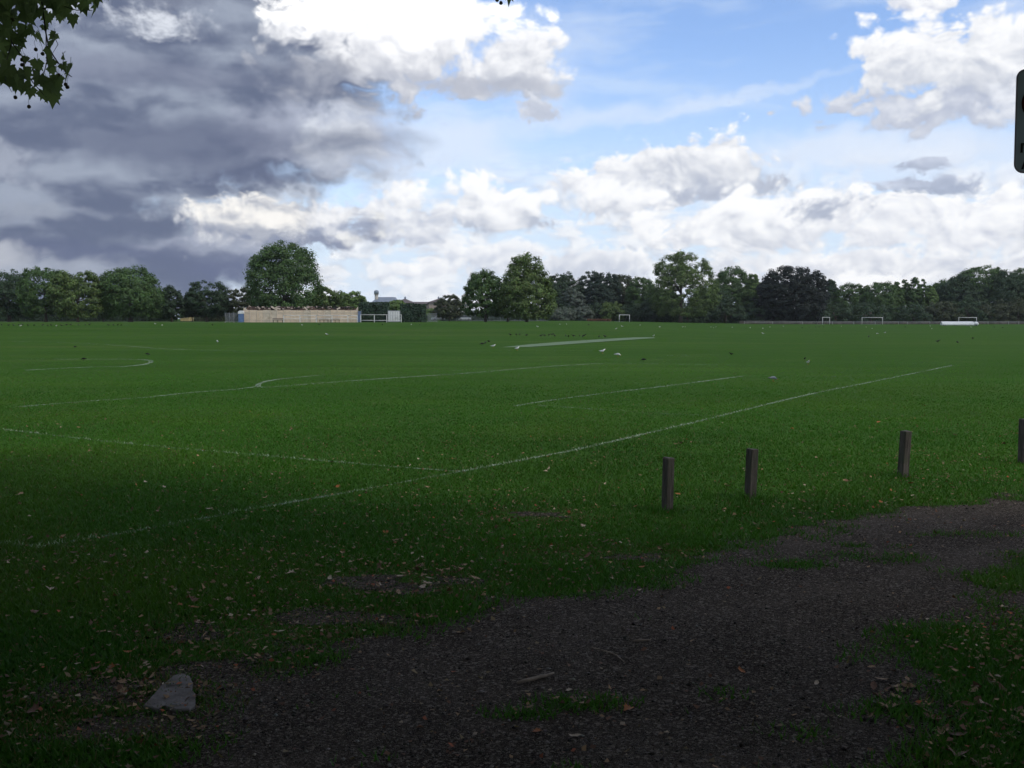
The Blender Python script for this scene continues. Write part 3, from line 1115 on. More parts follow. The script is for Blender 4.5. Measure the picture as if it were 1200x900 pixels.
def build_slab():
    x, y = ground_at(202, 834)
    shape = [(168, 831), (185, 836), (190, 831), (207, 836), (222, 836), (229, 831), (229, 818), (225, 814), (226, 805), (222, 797), (212, 794), (203, 797), (188, 809)]
    out = [(gx - x, gy - y) for gx, gy in (ground_at(*q) for q in shape)]
    m = MB()
    n = len(out)
    rings = []
    for zz, k in ((-.03, 1.0), (.004, 1.0), (.010, .975), (.012, .8)):
        rings.append([(.02 + (a - .02) * k, .2 + (c - .2) * k, zz + (.012 * c if zz > 0 else 0) + random.uniform(-.002, .002)) for a, c in out])
    vs = [p for r in rings for p in r]
    fs = [tuple(range(3 * n, 4 * n))]
    for i in range(3):
        for j in range(n):
            fs.append((i * n + j, i * n + (j + 1) % n, (i + 1) * n + (j + 1) % n, (i + 1) * n + j))
    m.add(vs, fs)
    o = m.build('stone_slab', mat('pale_stone', (0.155, 0.140, 0.128), .25, 14, .95, bump=.8, dirt=(.075, .060, .045), dirt_scale=7))
    o.location = (x, y, 0.012)
    tag(o, 'flat pale grey stone slab with rounded top corner on the soil at lower left', 'stone')


build_slab()


def build_sticks():
    sm = mat('dead_wood', (0.24, 0.19, 0.14), .3, 20, .8, bump=.3)
    for px, py, ln, rad, az, lab in ((628, 798, .26, .011, 38, 'short thick pale dead stick lying on the gravel above the grass tuft'),
                                     (752, 753, .12, .007, 12, 'small pale splinter of wood on the gravel at the centre of the track'),
                                     (712, 770, .34, .004, -60, 'thin bent dark twig curving across the gravel at the centre of the track')):
        x, y = ground_at(px, py)
        d = Vector((math.cos(R(az)), math.sin(R(az)), 0))
        nrm = Vector((-d.y, d.x, 0))
        pts = []
        for k in range(6):
            t = k / 5 - .5
            pts.append(d * (t * ln) + nrm * (random.uniform(-.02, .02) * ln + (.12 * ln * math.cos(t * 3) if rad < .005 else 0)) + Vector((0, 0, rad * .8 + .003)))
        o = MB().tube(pts, [rad * q for q in (.6, 1, .95, .9, .8, .45)], 7).build('stick', sm)
        o.location = (x, y, .006)
        tag(o, lab, 'stick')


build_sticks()


# ------------------------------------------------------------------ bollards
def build_bollards():
    m, nb, p = new_mat('weathered_timber')
    tc = nb.n('ShaderNodeTexCoord').outputs['Object']
    rnd = nb.n('ShaderNodeObjectInfo').outputs['Random']
    q = nb.vm('ADD', nb.vm('MULTIPLY', tc, (1.0, 1.0, .06)), nb.xyz(nb.m('MULTIPLY', rnd, 9.0), 0.0, 0.0))
    grain = nb.noise(q, 55, 5, .65)
    blotch = nb.noise(nb.vm('ADD', tc, nb.xyz(0.0, nb.m('MULTIPLY', rnd, 7.0), 0.0)), 7, 5, .6)
    cc = nb.mix(nb.step(grain, .36, .66), (.030, .025, .021), (.100, .088, .076))
    cc = nb.mix(nb.m('MULTIPLY', nb.step(blotch, .48, .66), .6), cc, (.045, .052, .030))
    nb.put(p.inputs['Base Color'], cc)
    p.inputs['Roughness'].default_value = .9
    bp = nb.n('ShaderNodeBump')
    bp.inputs['Strength'].default_value = .9
    bp.inputs['Distance'].default_value = .006
    nb.put(bp.inputs['Height'], grain)
    nb.put(p.inputs['Normal'], bp.outputs[0])
    for px, py, hpx, wpx, rot, lx, ly, lab in (
            (782, 600, 65, 14, 33, .02, .0, 'weathered square timber bollard nearest the gravel track, leftmost of the row'),
            (879, 585, 60, 14, 30, .035, .01, 'slightly leaning dark timber bollard, second from the left in the row'),
            (1058, 559, 55, 13, 22, .04, .02, 'timber bollard leaning right, standing alone right of the middle'),
            (1199.5, 543, 53, 13, 20, .0, .0, 'timber bollard cut off by the right edge of the photograph')):
        x, y = ground_at(px, py)
        h = hpx / FPX * y * 1.0
        w = wpx / FPX * y / 1.32
        b = MB()
        b.box((0, 0, h / 2 - .1), (w, w, h + .2), None, w * .09)
        o = b.build('bollard', m)
        # rough, hand-sawn top and slight irregularity
        for v in o.data.vertices:
            v.co.x += random.uniform(-.0025, .0025)
            v.co.y += random.uniform(-.0025, .0025)
            if v.co.z > h - .06:
                v.co.z += random.uniform(-.006, .006)
        o.location = (x, y, 0)
        o.rotation_euler = (ly, lx, R(rot))
        tag(o, lab, 'bollard', 'timber bollards along the track')


build_bollards()

# ------------------------------------------------------------------ trees
FOL = {
    'dark': leaf_mat('foliage_dark', (0.048, 0.084, 0.044)),
    'mid': leaf_mat('foliage_mid', (0.080, 0.142, 0.048)),
    'light': leaf_mat('foliage_light', (0.130, 0.205, 0.066)),
    'olive': leaf_mat('foliage_olive', (0.116, 0.172, 0.056)),
    'blue': leaf_mat('foliage_bluish', (0.048, 0.078, 0.056)),
    'silver': leaf_mat('foliage_silver', (0.125, 0.155, 0.125)),
    'copper': leaf_mat('foliage_copper', (0.016, 0.025, 0.020), 0.08),
    'brown': leaf_mat('foliage_brown', (0.066, 0.082, 0.044)),
    'hedge': leaf_mat('foliage_hedge', (0.036, 0.066, 0.040), 0.15),
}
BARK = mat('bark', (0.085, 0.072, 0.058), .35, 3, .9, bump=.5)


def cards(pos, nrm, size, tint, droop=0.0):
    """leaf sprays: bent four-point blades facing along nrm with a random spin"""
    n = len(pos)
    nrm = nrm / (np.linalg.norm(nrm, axis=1)[:, None] + 1e-9)
    r = RNG.normal(size=(n, 3))
    a = np.cross(nrm, r)
    a /= np.linalg.norm(a, axis=1)[:, None] + 1e-9
    c = np.cross(nrm, a)
    s = size[:, None]
    w = (0.28 + 0.22 * RNG.random(n))[:, None]
    v = np.empty((n, 4, 3), np.float32)
    v[:, 0] = pos - a * s * .5
    v[:, 1] = pos + c * s * w + nrm * s * .08 * RNG.normal(size=(n, 1))
    v[:, 2] = pos + a * s * .5 - nrm * s * .12
    v[:, 3] = pos - c * s * w + nrm * s * .08 * RNG.normal(size=(n, 1))
    return v.reshape(-1, 3), np.arange(n * 4).reshape(-1, 4), tint


def crown_points(W, H, base, prof, n_clump, rough=.2, D=None, seed=0, inner=.25, squash=1.0):
    """centres of leaf clumps on a lumpy envelope; returns (pos, outward normal, depth 0..1)"""
    r = np.random.default_rng(seed)
    D = D or W
    bumps = r.normal(size=(26, 3))
    bumps[:, 2] = bumps[:, 2] * .8 + .15
    bumps /= np.linalg.norm(bumps, axis=1)[:, None]
    amp = rough * (0.5 + r.random(26))
    t = r.random(n_clump * 2) ** 1.0
    th = r.random(n_clump * 2) * 6.2832
    rad = prof(t)
    keep = r.random(n_clump * 2) < np.clip(rad + .25, .1, 1)
    t, th, rad = t[keep][:n_clump], th[keep][:n_clump], rad[keep][:n_clump]
    d = np.stack([np.cos(th) * np.maximum(rad, .15), np.sin(th) * np.maximum(rad, .15), (t - .42) * 1.9], 1)
    d /= np.linalg.norm(d, axis=1)[:, None]
    k = np.exp(-(1 - d @ bumps.T) * 15) @ amp
    sc = np.clip(1 - rough * .45 + k * .8, .6, 1.15)
    depth = np.where(r.random(len(t)) < inner, r.uniform(.35, .8, len(t)), r.uniform(.84, 1.03, len(t)))
    sc = sc * depth
    p = np.stack([np.cos(th) * rad * W / 2 * sc, np.sin(th) * rad * D / 2 * sc, base + (H - base) * np.where(t < .42, t, .42 + (t - .42) * np.clip(sc, .4, 1.08))], 1)
    return p, d, depth


def dome(t):
    return np.where(t < .42, .78 + .22 * np.sin(t / .42 * math.pi / 2), np.sqrt(np.clip(1 - ((t - .42) / .58) ** 2, 0, 1)))


def egg(t):
    return np.where(t < .3, .7 + .3 * np.sin(t / .3 * math.pi / 2), np.clip(1 - ((t - .3) / .7) ** 1.7, 0, 1) ** .8)


def cone(t):
    return np.clip(1.02 - t, 0, 1) ** .75


def flame(t):
    return np.sin(np.clip(t * .86 + .12, 0, 1) * math.pi) ** .75 * (1 - .35 * t)


def box_(t):
    return np.ones_like(t)


def shoulder(t):
    return np.interp(t, [0, .15, .45, .62, .78, .92, 1], [.78, .95, 1.0, .80, .58, .40, 0])


def wide(t):
    return np.where(t < .3, .9 + .1 * t / .3, np.clip(1 - ((t - .3) / .7) ** 2.6, 0, 1) ** .55)


PROF = dict(dome=dome, egg=egg, cone=cone, flame=flame, wide=wide, shoulder=shoulder)


def foliage_mesh(name, W, H, base, prof, seed, n_clump=150, per=58, leaf=.55, clump=1.25, rough=.22, D=None, inner=.25, light=.35, gaps=0.0):
    r = np.random.default_rng(seed + 100)
    cp, cd, dep = crown_points(W, H, base, PROF[prof], n_clump, rough, D, seed, inner)
    m = len(cp)
    cs = clump * (0.65 + .7 * r.random(m))
    if gaps:
        keep = np.array([vnoise(np.array([q[0] + 40]), np.array([q[2] + 40]), 2.6, seed)[0] > gaps for q in cp])
        cp, cd, cs, dep = cp[keep], cd[keep], cs[keep], dep[keep]
        m = len(cp)
    idx = np.repeat(np.arange(m), per)
    n = len(idx)
    off = r.normal(size=(n, 3))
    off /= np.linalg.norm(off, axis=1)[:, None]
    off *= (r.random(n) ** .45)[:, None]
    pos = cp[idx] + off * (cs[idx])[:, None] * np.array([1, 1, .68])
    nrm = cd[idx] * .55 + off * .8 + np.array([0, 0, .35]) + r.normal(size=(n, 3)) * .38
    tone = (1 - light * .5) + light * r.random(m)           # clumps differ in age and kind of leaf
    tint = (tone[idx] * (0.78 + .44 * r.random(n)))[:, None] * (1 + r.normal(0, .05, (n, 3)))
    size = leaf * (0.6 + .8 * r.random(n))
    v, f, c = cards(pos, nrm, size, np.clip(tint, .1, 3))
    return np_mesh(name, v, f, False, None, c), cp


def trunk_mb(H, base, rad, cps, seed, nl=5):
    rnd = random.Random(seed)
    m = MB()
    top = base + (H - base) * .55
    lean = (rnd.uniform(-.3, .3), rnd.uniform(-.3, .3))
    path = [(lean[0] * t, lean[1] * t, top * t) for t in (0, .03, .12, .3, .55, .8, 1)]
    m.tube(path, [rad * q for q in (1.5, 1.2, 1.0, .85, .65, .45, .2)], 9)
    ids = list(range(len(cps)))
    rnd.shuffle(ids)
    for i in ids[:nl]:
        q = Vector(cps[i])
        t0 = rnd.uniform(.4, .8)
        s = Vector((lean[0] * t0, lean[1] * t0, top * t0))
        mid = s.lerp(q, .5) + Vector((0, 0, (q - s).length * .12))
        m.tube([s, s.lerp(mid, .5) + Vector((0, 0, .1)), mid, q], [rad * .42, rad * .33, rad * .24, rad * .08], 6)
    return m


def tree(px, wpx, top, d, kind, prof, label, base_px=None, cat='tree', group=None, name='tree', foot=None, depth=.9, **kw):
    """a tree d metres off whose crown spans wpx around px and reaches up to the height seen at 'top'"""
    if px > 636 and d >= 345:
        d += 46                      # the wood stands behind the goals, the rails and the low wall
    x = X(px, d)
    z0 = float(gz(x, d)) if foot is None else foot
    sc = d / FPX
    H = CAM_H + (373.5 - top) * sc - z0
    W = wpx * sc * (1.16 if px > 636 else 1.03)
    base = H * .2 if base_px is None else max(.05, (CAM_H + (373.5 - base_px) * sc - z0) * .62)
    kw.setdefault('n_clump', int(np.clip(W * H * 1.9, 160, 760)))
    kw.setdefault('clump', max(.75, min(1.5, W * .085)))
    kw.setdefault('leaf', .42 * (d / 300) ** .5)
    seed = int(px * 7 + top)
    root = empty(name, (x, d, z0), random.uniform(0, 6.28))
    tag(root, label, cat, group)
    me, cps = foliage_mesh('crown', W, H, base, prof, seed, D=W * depth, **kw)
    link_mesh('crown', me, FOL[kind], root)
    trunk_mb(H, base, max(.12, W * .028), cps, seed, 6).build('trunk', BARK, root)
    return root


# left group
tree(12, 74, 320, 262, 'dark', 'dome', 'dark broad tree at the far left edge of the tree line', 366)
tree(55, 58, 311, 250, 'mid', 'dome', 'dark green round-topped tree second from the left edge, behind a lighter one', 364)
tree(92, 58, 318, 238, 'olive', 'dome', 'yellowish green sunlit tree in front of the dark trees at far left', 366, light=.7, leaf=.42)
tree(154, 76, 315, 246, 'mid', 'dome', 'large evenly rounded tree left of the narrow dark tree', 365, rough=.12, light=.6, n_clump=520)
tree(202, 34, 334, 258, 'dark', 'egg', 'narrow dark tree right of the large evenly rounded tree', 372)
tree(122, 30, 330, 275, 'dark', 'dome', 'dark tree filling the gap behind the two round trees at left', 368)
tree(243, 50, 331, 262, 'dark', 'dome', 'dark tree with a humped crown standing left of the blue cabin', 366)
tree(226, 22, 341, 266, 'dark', 'egg', 'small dark tree joined to the left side of the humped dark tree', 366)
tree(281, 40, 338, 275, 'brown', 'dome', 'dull brownish tree behind the wire panels, left of the biggest tree', 368)
tree(333, 80, 284, 256, 'mid', 'dome', 'biggest tree on the left, towering behind the plywood hoarding', 368, rough=.26, light=.55, n_clump=640, leaf=.42)
tree(378, 38, 336, 262, 'olive', 'dome', 'low olive green tree right of the biggest tree, over the hoarding end', 368)
tree(411, 38, 340, 268, 'light', 'dome', 'small light green round tree over the right end of the hoarding', 366, light=.5)
tree(464, 26, 352, 300, 'light', 'dome', 'small bright green tree top between the two clipped hedges', 370)
tree(512, 30, 362, 420, 'light', 'wide', 'low pale green bushy tree in front of the brick building', 375)
tree(527, 32, 347, 330, 'brown', 'dome', 'small dark brownish tree left of the pair of plane trees', 371)
tree(569, 54, 314, 250, 'mid', 'egg', 'tall dark green tree forming the left half of the central pair', 366, rough=.28)
tree(595, 44, 325, 262, 'mid', 'dome', 'shorter green tree filling the middle between the central pair', 368)
tree(617, 60, 300, 246, 'olive', 'shoulder', 'pointed yellow-green tree forming the right half of the central pair', 369, rough=.3, light=.75, n_clump=520)
# wood in the middle and to the right
tree(652, 28, 322, 385, 'dark', 'dome', 'dark tree immediately right of the pointed yellow-green tree', 374)
tree(641, 26, 326, 400, 'blue', 'dome', 'dark bluish tree peeping out behind the pointed yellow-green tree', 374)
tree(668, 30, 322, 392, 'dark', 'dome', 'dark upright tree behind the silvery willow', 374)
tree(671, 22, 337, 372, 'silver', 'dome', 'silvery grey willow among the dark trees of the wood', 362, light=.5)
tree(692, 30, 321, 395, 'blue', 'dome', 'bluish dark tree in the wood, left of its tallest blue-green tree', 374)
tree(708, 32, 318, 385, 'blue', 'dome', 'tallest blue-green tree of the wood between the goal and the willow', 374)
tree(729, 34, 323, 392, 'brown', 'dome', 'dull green tree rising directly behind the small side-on goal', 374)
tree(752, 32, 326, 380, 'mid', 'dome', 'green tree just left of the tall open-crowned plane tree', 374)
tree(650, 42, 362, 362, 'silver', 'dome', 'pale silvery weeping bush at the foot of the wood', 377, name='bush', cat='bush')
tree(684, 20, 356, 364, 'silver', 'egg', 'tall narrow silvery bush at the right of the weeping bush', 378, name='bush', cat='bush')
tree(717, 26, 354, 366, 'olive', 'dome', 'rounded olive bush in the wood left of the small side-on goal', 374, name='bush', cat='bush')
tree(797, 66, 287, 352, 'olive', 'egg', 'tall plane tree with open crown and sky showing through its leaves', 364, rough=.30, light=.6, gaps=.27, inner=.2, n_clump=760, clump=1.4)
tree(775, 44, 340, 375, 'dark', 'dome', 'dark tree under the left side of the open-crowned plane tree', 374)
tree(828, 44, 336, 378, 'dark', 'dome', 'dark tree under the right side of the open-crowned plane tree', 374)
tree(856, 44, 316, 392, 'mid', 'dome', 'dark green tree right of the open-crowned plane tree', 374)
tree(882, 26, 320, 388, 'light', 'egg', 'light yellowish green tree squeezed against the copper beech', 374)
tree(927, 70, 313, 372, 'copper', 'dome', 'almost black broad copper beech on the right', 374, rough=.14, n_clump=900, light=.3, leaf=.6, inner=.4)
tree(972, 28, 326, 398, 'dark', 'cone', 'dark pointed tree against the right side of the copper beech', 374)
tree(950, 40, 352, 372, 'dark', 'dome', 'low dark tree below the right side of the copper beech', 377)
tree(997, 36, 335, 396, 'mid', 'dome', 'soft green tree between the copper beech and the clump of poplars', 375)
tree(1012, 22, 335, 400, 'light', 'dome', 'pale feathery tree just left of a rounded green tree near the poplars', 374)
tree(1030, 38, 331, 390, 'mid', 'dome', 'rounded mid-green tree immediately left of the poplars', 376)
for px, tp, d_, lab in ((1049, 329, 392, 'leftmost dark poplar of the pointed clump'), (1059, 328, 400, 'second poplar from the left in the pointed clump'),
                        (1070, 327, 394, 'middle poplar of the pointed clump'), (1079, 326, 400, 'tallest poplar of the pointed clump'),
                        (1089, 331, 392, 'poplar with paler leaves at the right end of the pointed clump')):
    tree(px, 19, tp, d_, 'light' if px == 1089 else 'mid', 'flame', lab, 376, group='clump of pointed poplars', name='poplar')
tree(1109, 40, 331, 402, 'mid', 'dome', 'green tree just right of the pointed poplars', 375)
tree(1124, 46, 325, 396, 'dark', 'dome', 'dark tree on the left shoulder of the tall wooded mass at right', 375)
tree(1150, 56, 313, 400, 'mid', 'dome', 'tallest rounded tree of the wooded mass at right', 374)
tree(1176, 48, 315, 392, 'dark', 'dome', 'dark tree second from the right edge in the wooded mass', 374)
tree(1204, 50, 316, 398, 'mid', 'dome', 'tree cut by the right edge of the photograph in the wooded mass', 374)
tree(1241, 60, 312, 400, 'dark', 'dome', 'dark tree beyond the right edge of the wooded mass', 374)
for px, w, tp, k, lab in ((1102, 40, 352, 'brown', 'low brownish bush beside the foot of the poplars'),
                          (1133, 44, 350, 'dark', 'dark bush behind the white roller cover'),
                          (1160, 44, 352, 'brown', 'brownish bush behind the right-hand goal'),
                          (1192, 46, 350, 'brown', 'brownish bush by the right edge behind the white railing'),
                          (1070, 44, 356, 'dark', 'dark low bush under the pointed poplars'),
                          (1020, 50, 355, 'dark', 'dark bush under the trees behind the wide goal'),
                          (978, 44, 356, 'dark', 'dark bush behind the narrow goal right of the copper beech'),
                          (890, 44, 354, 'dark', 'dark bush under the left side of the copper beech'),
                          (850, 46, 354, 'dark', 'dark bush under the tree right of the open plane tree'),
                          (805, 46, 356, 'dark', 'dark bush at the foot of the open-crowned plane tree'),
                          (765, 40, 354, 'dark', 'dark bush right of the small side-on goal'),
                          (738, 34, 356, 'dark', 'dark bush behind the small side-on goal'),
                          (700, 34, 356, 'dark', 'dark bush between the silvery bush and the olive bush'),
                          (664, 30, 350, 'dark', 'dark bush below the silvery willow')):
    tree(px, w, tp, 374, k, 'wide', lab, 379.5, name='bush', cat='bush', n_clump=110, clump=1.4)


def hedge(px0, px1, top, d, depth, kind, label, rough=.05, name='hedge', dens=1.0):
    x0, x1 = X(px0, d), X(px1, d)
    z0 = float(gz((x0 + x1) / 2, d))
    H = CAM_H + (373.5 - top) * d / FPX - z0
    L = x1 - x0
    r = np.random.default_rng(abs(int(px0)) + 3)
    n = int(900 * (L * H + L * depth) / 20 * dens) + 600
    # points on the clipped faces of the block
    fc = r.choice(4, n, p=[.50, .24, .13, .13])
    u, w = r.random(n), r.random(n)
    p = np.zeros((n, 3))
    nr = np.zeros((n, 3))
    for k in range(4):
        s = fc == k
        if k == 0:
            p[s] = np.stack([(u[s] - .5) * L, np.full(s.sum(), -depth / 2), w[s] * H], 1); nr[s] = (0, -1, .2)
        elif k == 1:
            p[s] = np.stack([(u[s] - .5) * L, (w[s] - .5) * depth, np.full(s.sum(), H)], 1); nr[s] = (0, 0, 1)
        else:
            sg = -1 if k == 2 else 1
            p[s] = np.stack([np.full(s.sum(), sg * L / 2), (u[s] - .5) * depth, w[s] * H], 1); nr[s] = (sg, 0, .2)
    wob = (vnoise(p[:, 0] + 50, p[:, 2] * 1.3 + p[:, 1] + 50, 1.1, abs(int(px0))) - .5) * rough * 8
    p += nr * wob[:, None] * .5 + r.normal(0, .10, (n, 3))
    p[:, 2] = np.maximum(p[:, 2], .03)
    tint = (0.75 + .5 * r.random(n))[:, None] * (0.8 + .5 * vnoise(p[:, 0] + 90, p[:, 2] + 90, .8, 3))[:, None] * np.ones((n, 3))
    v, f, c = cards(p, nr + r.normal(0, .45, (n, 3)), .32 * (d / 225) * (.6 + .8 * r.random(n)), tint)
    root = empty(name, ((x0 + x1) / 2, d + depth / 2, z0))
    tag(root, label, 'hedge')
    link_mesh('foliage', np_mesh('foliage', v, f, False, None, c), FOL[kind], root)
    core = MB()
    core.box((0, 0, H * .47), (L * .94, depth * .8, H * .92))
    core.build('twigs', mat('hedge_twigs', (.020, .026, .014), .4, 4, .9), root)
    return root


hedge(421, 454.5, 355, 232, 3, 'hedge', 'clipped dark hedge block left of the white container')
hedge(470, 498, 357, 231, 3, 'hedge', 'clipped dark hedge block right of the white container')
hedge(-90, 200, 358, 300, 3, 'dark', 'long dark overgrown hedge under the trees at the far left', rough=.16, dens=.6)
hedge(228, 300, 362, 300, 3, 'brown', 'overgrown hedge behind the wire panels and the blue cabin', rough=.16, dens=.6)
hedge(290, 424, 350, 292, 3, 'brown', 'overgrown shrubs closing the view behind the demolished building', rough=.16, dens=.6)
hedge(520, 640, 367.5, 360, 2, 'blue', 'low dark hedge behind the railing under the central trees', rough=.10)
hedge(640, 1250, 362, 470, 3, 'dark', 'long dark hedge at the back of the wood on the right', rough=.12, dens=.6)


# ------------------------------------------------------------------ the tree overhead: its shade lies on the foreground
def plane_leaf():
    pts = []
    for ang, rad in [(-97, .10), (-80, .26), (-62, .46), (-50, .36), (-30, .46), (-6, .66), (8, .50), (22, .56), (36, .48), (52, .78), (62, .54), (74, .62), (90, 1.0),
                     (106, .62), (118, .54), (128, .78), (144, .48), (158, .56), (172, .50), (186, .66), (210, .46), (230, .36), (242, .46), (260, .26)]:
        pts.append((rad * math.cos(R(ang)), rad * math.sin(R(ang))))
    return pts


def overhead_plane(name, label, tx, ty, W, H, base, seed, n_cards, detail=False, limit=True):
    root = empty(name, (tx, ty, 0))
    tag(root, label, 'tree')
    r = np.random.default_rng(seed)
    m = int(n_cards / 45)
    cp, cd, dep = crown_points(W, H, base, wide, m, .15, None, seed, .45)
    idx = np.repeat(np.arange(len(cp)), 45)
    n = len(idx)
    off = r.normal(size=(n, 3))
    off *= (r.random(n) ** .4 / np.linalg.norm(off, axis=1))[:, None]
    pos = cp[idx] + off * np.array([1.35, 1.35, .8])
    if limit:                                # the skirt of the crown rises outwards over the field
        wx, wy = pos[:, 0] + tx, pos[:, 1] + ty
        low = 2.0 + np.maximum(wy, 0) * .33 + np.maximum(np.abs(wx) - 6, 0) * 0 + 1.1
        pos = pos[pos[:, 2] > np.maximum(low, base)]
        n = len(pos)
    nrm = r.normal(size=(n, 3)) * .5 + np.array([0, 0, 1.0])
    tint = (0.8 + .4 * r.random(n))[:, None] * np.ones((n, 3))
    v, f, c = cards(pos, nrm, .42 * (.7 + .6 * r.random(n)), tint)
    link_mesh('crown', np_mesh('crown', v, f, False, None, c), FOL['mid'], root)
    tb = trunk_mb(H, base, .38, cp, seed, 14)
    tb.build('trunk', BARK, root)
    return root


def air_at(px, py, dist):
    a, c = (px - 600) / FPX, (450 - py) / FPX
    d = Vector((a, math.cos(PITCH) + c * math.sin(PITCH), -math.sin(PITCH) + c * math.cos(PITCH)))
    return Vector((0, 0, CAM_H)) + d * (dist / d.y)


def hanging_spray(root):
    """the drooping twigs of the overhead plane tree, with lobed leaves and round fruits"""
    inv = Vector(root.location)
    lm = leaf_mat('plane_leaf', (0.115, 0.145, 0.085), .5)
    tm = mat('twig', (.06, .05, .04), .3, 20, .8)
    fm = mat('seed_ball', (.07, .055, .035), .3, 60, .9, bump=.4)

    def leaf_part(mb, parent):
        me = mb.mesh('leaf')
        at = me.attributes.new('tint', 'FLOAT_COLOR', 'FACE')
        cols = np.ones((len(me.polygons), 4), np.float32)
        cols[:, :3] = 0.8 + .5 * RNG.random()
        at.data.foreach_set('color', cols.ravel())
        return link_mesh('leaf', me, lm, parent)

    def ball(c, r, stalk):
        q = MB()
        q.ell((0, 0, 0), (r, r, r), 9, 7)
        q.v = [tuple(Vector(v) * random.uniform(.9, 1.1)) for v in q.v]
        q.tube([Vector((0, 0, r * .8))] + stalk, [.0012] * (len(stalk) + 1), 4)
        q.build('seed_ball', fm, root).location = c
    D = 7.4
    def P(px, py, dd=0.0):
        return air_at(px, py, D + dd) - inv
    twigs = [([(30, -160), (40, -60), (50, 10), (54, 40), (57, 55), (63, 66), (70, 76), (78, 86), (84, 90)], .007),
             ([(54, 36), (54, 55), (55, 72), (52, 84), (46, 90), (44, 100), (58, 104), (66, 106)], .004),
             ([(-30, -150), (-10, -40), (2, 20), (14, 50), (26, 66), (30, 82), (38, 96), (52, 112), (62, 120)], .006),
             ([(14, 50), (8, 70), (6, 95), (14, 108)], .004),
             ([(50, 10), (70, 6), (90, 12), (108, 12)], .005),
             ([(2, 20), (20, 22), (36, 30), (46, 44)], .004),
             ([(30, 82), (44, 82), (47, 90)], .003),
             ([(62, 40), (68, 52), (62, 62)], .003),
             ([(-10, -40), (-8, 40), (-6, 100)], .006)]
    for pts, rad in twigs:
        c = [P(*q, random.uniform(-.12, .12)) for q in pts]
        MB().tube(c, [rad * (1 - .6 * k / (len(c) - 1)) for k in range(len(c))], 6).build('twig', tm, root)
    leaves = [(115, 14, 30, 60), (100, 6, 26, 20), (88, 8, 28, -30), (72, 4, 28, 10), (86, 28, 22, 8), (70, 24, 16, -20), (60, 12, 30, -15), (48, 6, 32, 25),
              (34, 10, 32, -10), (18, 4, 30, 30), (4, 8, 30, -20), (44, 22, 30, 10), (56, 26, 24, 40), (30, 26, 30, -30), (38, 42, 26, 30), (46, 48, 22, -12), (30, 44, 26, 40),
              (18, 34, 24, 5), (4, 42, 30, -25), (14, 48, 26, 15), (22, 54, 20, -40), (4, 60, 28, 20), (16, 66, 24, -15), (4, 76, 28, 0), (10, 88, 28, 30),
              (4, 98, 26, -20), (18, 96, 26, 10), (28, 92, 24, -25), (28, 106, 22, 15), (36, 112, 20, 0), (46, 98, 24, 20), (54, 104, 24, -15), (68, 102, 26, 25), (64, 108, 24, -10),
              (62, 120, 28, 12), (51, 116, 22, -18), (83, 90, 28, 40), (74, 82, 16, -30), (58, 68, 24, -6), (60, 78, 18, 35), (44, 82, 24, 18), (64, 46, 16, 65), (62, 56, 20, -8),
              (74, 70, 12, -40), (60, 86, 16, -10), (12, 20, 24, 50), (24, 14, 28, -50), (78, 16, 24, 45), (66, 8, 26, -55), (98, 14, 20, -20), (112, 2, 24, 10), (124, -6, 24, 0),
              (-8, 30, 30, 10), (-10, 60, 30, -10), (-8, 88, 30, 15), (40, 4, 30, 70), (10, 30, 26, -70), (2, 26, 28, 80), (52, 36, 14, -20), (30, 72, 12, 20), (22, 104, 20, -35)]
    rl = random.Random(3)
    leaves += [(rl.uniform(-6, 112), rl.uniform(-14, 20) - (0 if k % 3 else 4), rl.uniform(22, 32), rl.uniform(-50, 50)) for k in range(9)]
    leaves += [(rl.uniform(-12, 22), rl.uniform(10, 104), rl.uniform(20, 30), rl.uniform(-50, 50)) for k in range(7)]
    shape = plane_leaf()
    for px, py, size, rot in leaves:
        c = P(px, py - size * .35, random.uniform(-.3, .3))
        s = size / FPX * D * .64
        a = R(180 + rot * .8 + random.uniform(-15, 15))     # tips hang down
        yaw, pit = random.uniform(-.9, .9), random.uniform(-.5, .5)
        Mx = Matrix.Translation(c) @ Matrix.Rotation(yaw, 4, 'Z') @ Matrix.Rotation(pit, 4, 'X') @ Matrix.Rotation(a, 4, 'Y')
        vs = [Mx @ Vector((0, 0, .1 * s))]
        vs += [Mx @ Vector((x * s, -.25 * abs(x) * s + random.uniform(-.03, .03) * s, z * s)) for x, z in shape]
        k = len(shape)
        lf = MB().add(vs, [(0, 1 + i, 1 + (i + 1) % k) for i in range(k)])
        lf.tube([c, c + Vector((0, 0, s * .35)), c + Vector((random.uniform(-.02, .02), 0, s * .7))], [.0016, .0016, .0016], 4)
        leaf_part(lf, root)
    fruit_at = [(42, 58), (50, 63), (26, 70), (12, 27), (15, 23), (69, 88), (68, 92), (77, 99), (79, 102), (18, 114), (34, 125), (26, 76), (8, 14), (55, 56)]
    for px, py in fruit_at:
        c = P(px, py, random.uniform(-.1, .1))
        ball(c, .0135, [Vector((random.uniform(-.01, .01), 0, .05)), Vector((random.uniform(-.02, .02), 0, .09))])
    # the single tip that hangs in at the top of the picture, far right of the spray
    for px, py, size in ((596, 8, 26), (586, -6, 20), (604, -10, 22)):
        c = P(px, py - size * .62)
        s = size / FPX * D * .62
        Mx = Matrix.Translation(c) @ Matrix.Rotation(.5, 4, 'Z') @ Matrix.Rotation(R(180), 4, 'Y')
        vs = [Mx @ Vector((0, 0, .1 * s))] + [Mx @ Vector((x * s * .7, -.25 * abs(x) * s, z * s)) for x, z in shape]
        k = len(shape)
        leaf_part(MB().add(vs, [(0, 1 + i, 1 + (i + 1) % k) for i in range(k)]), root)
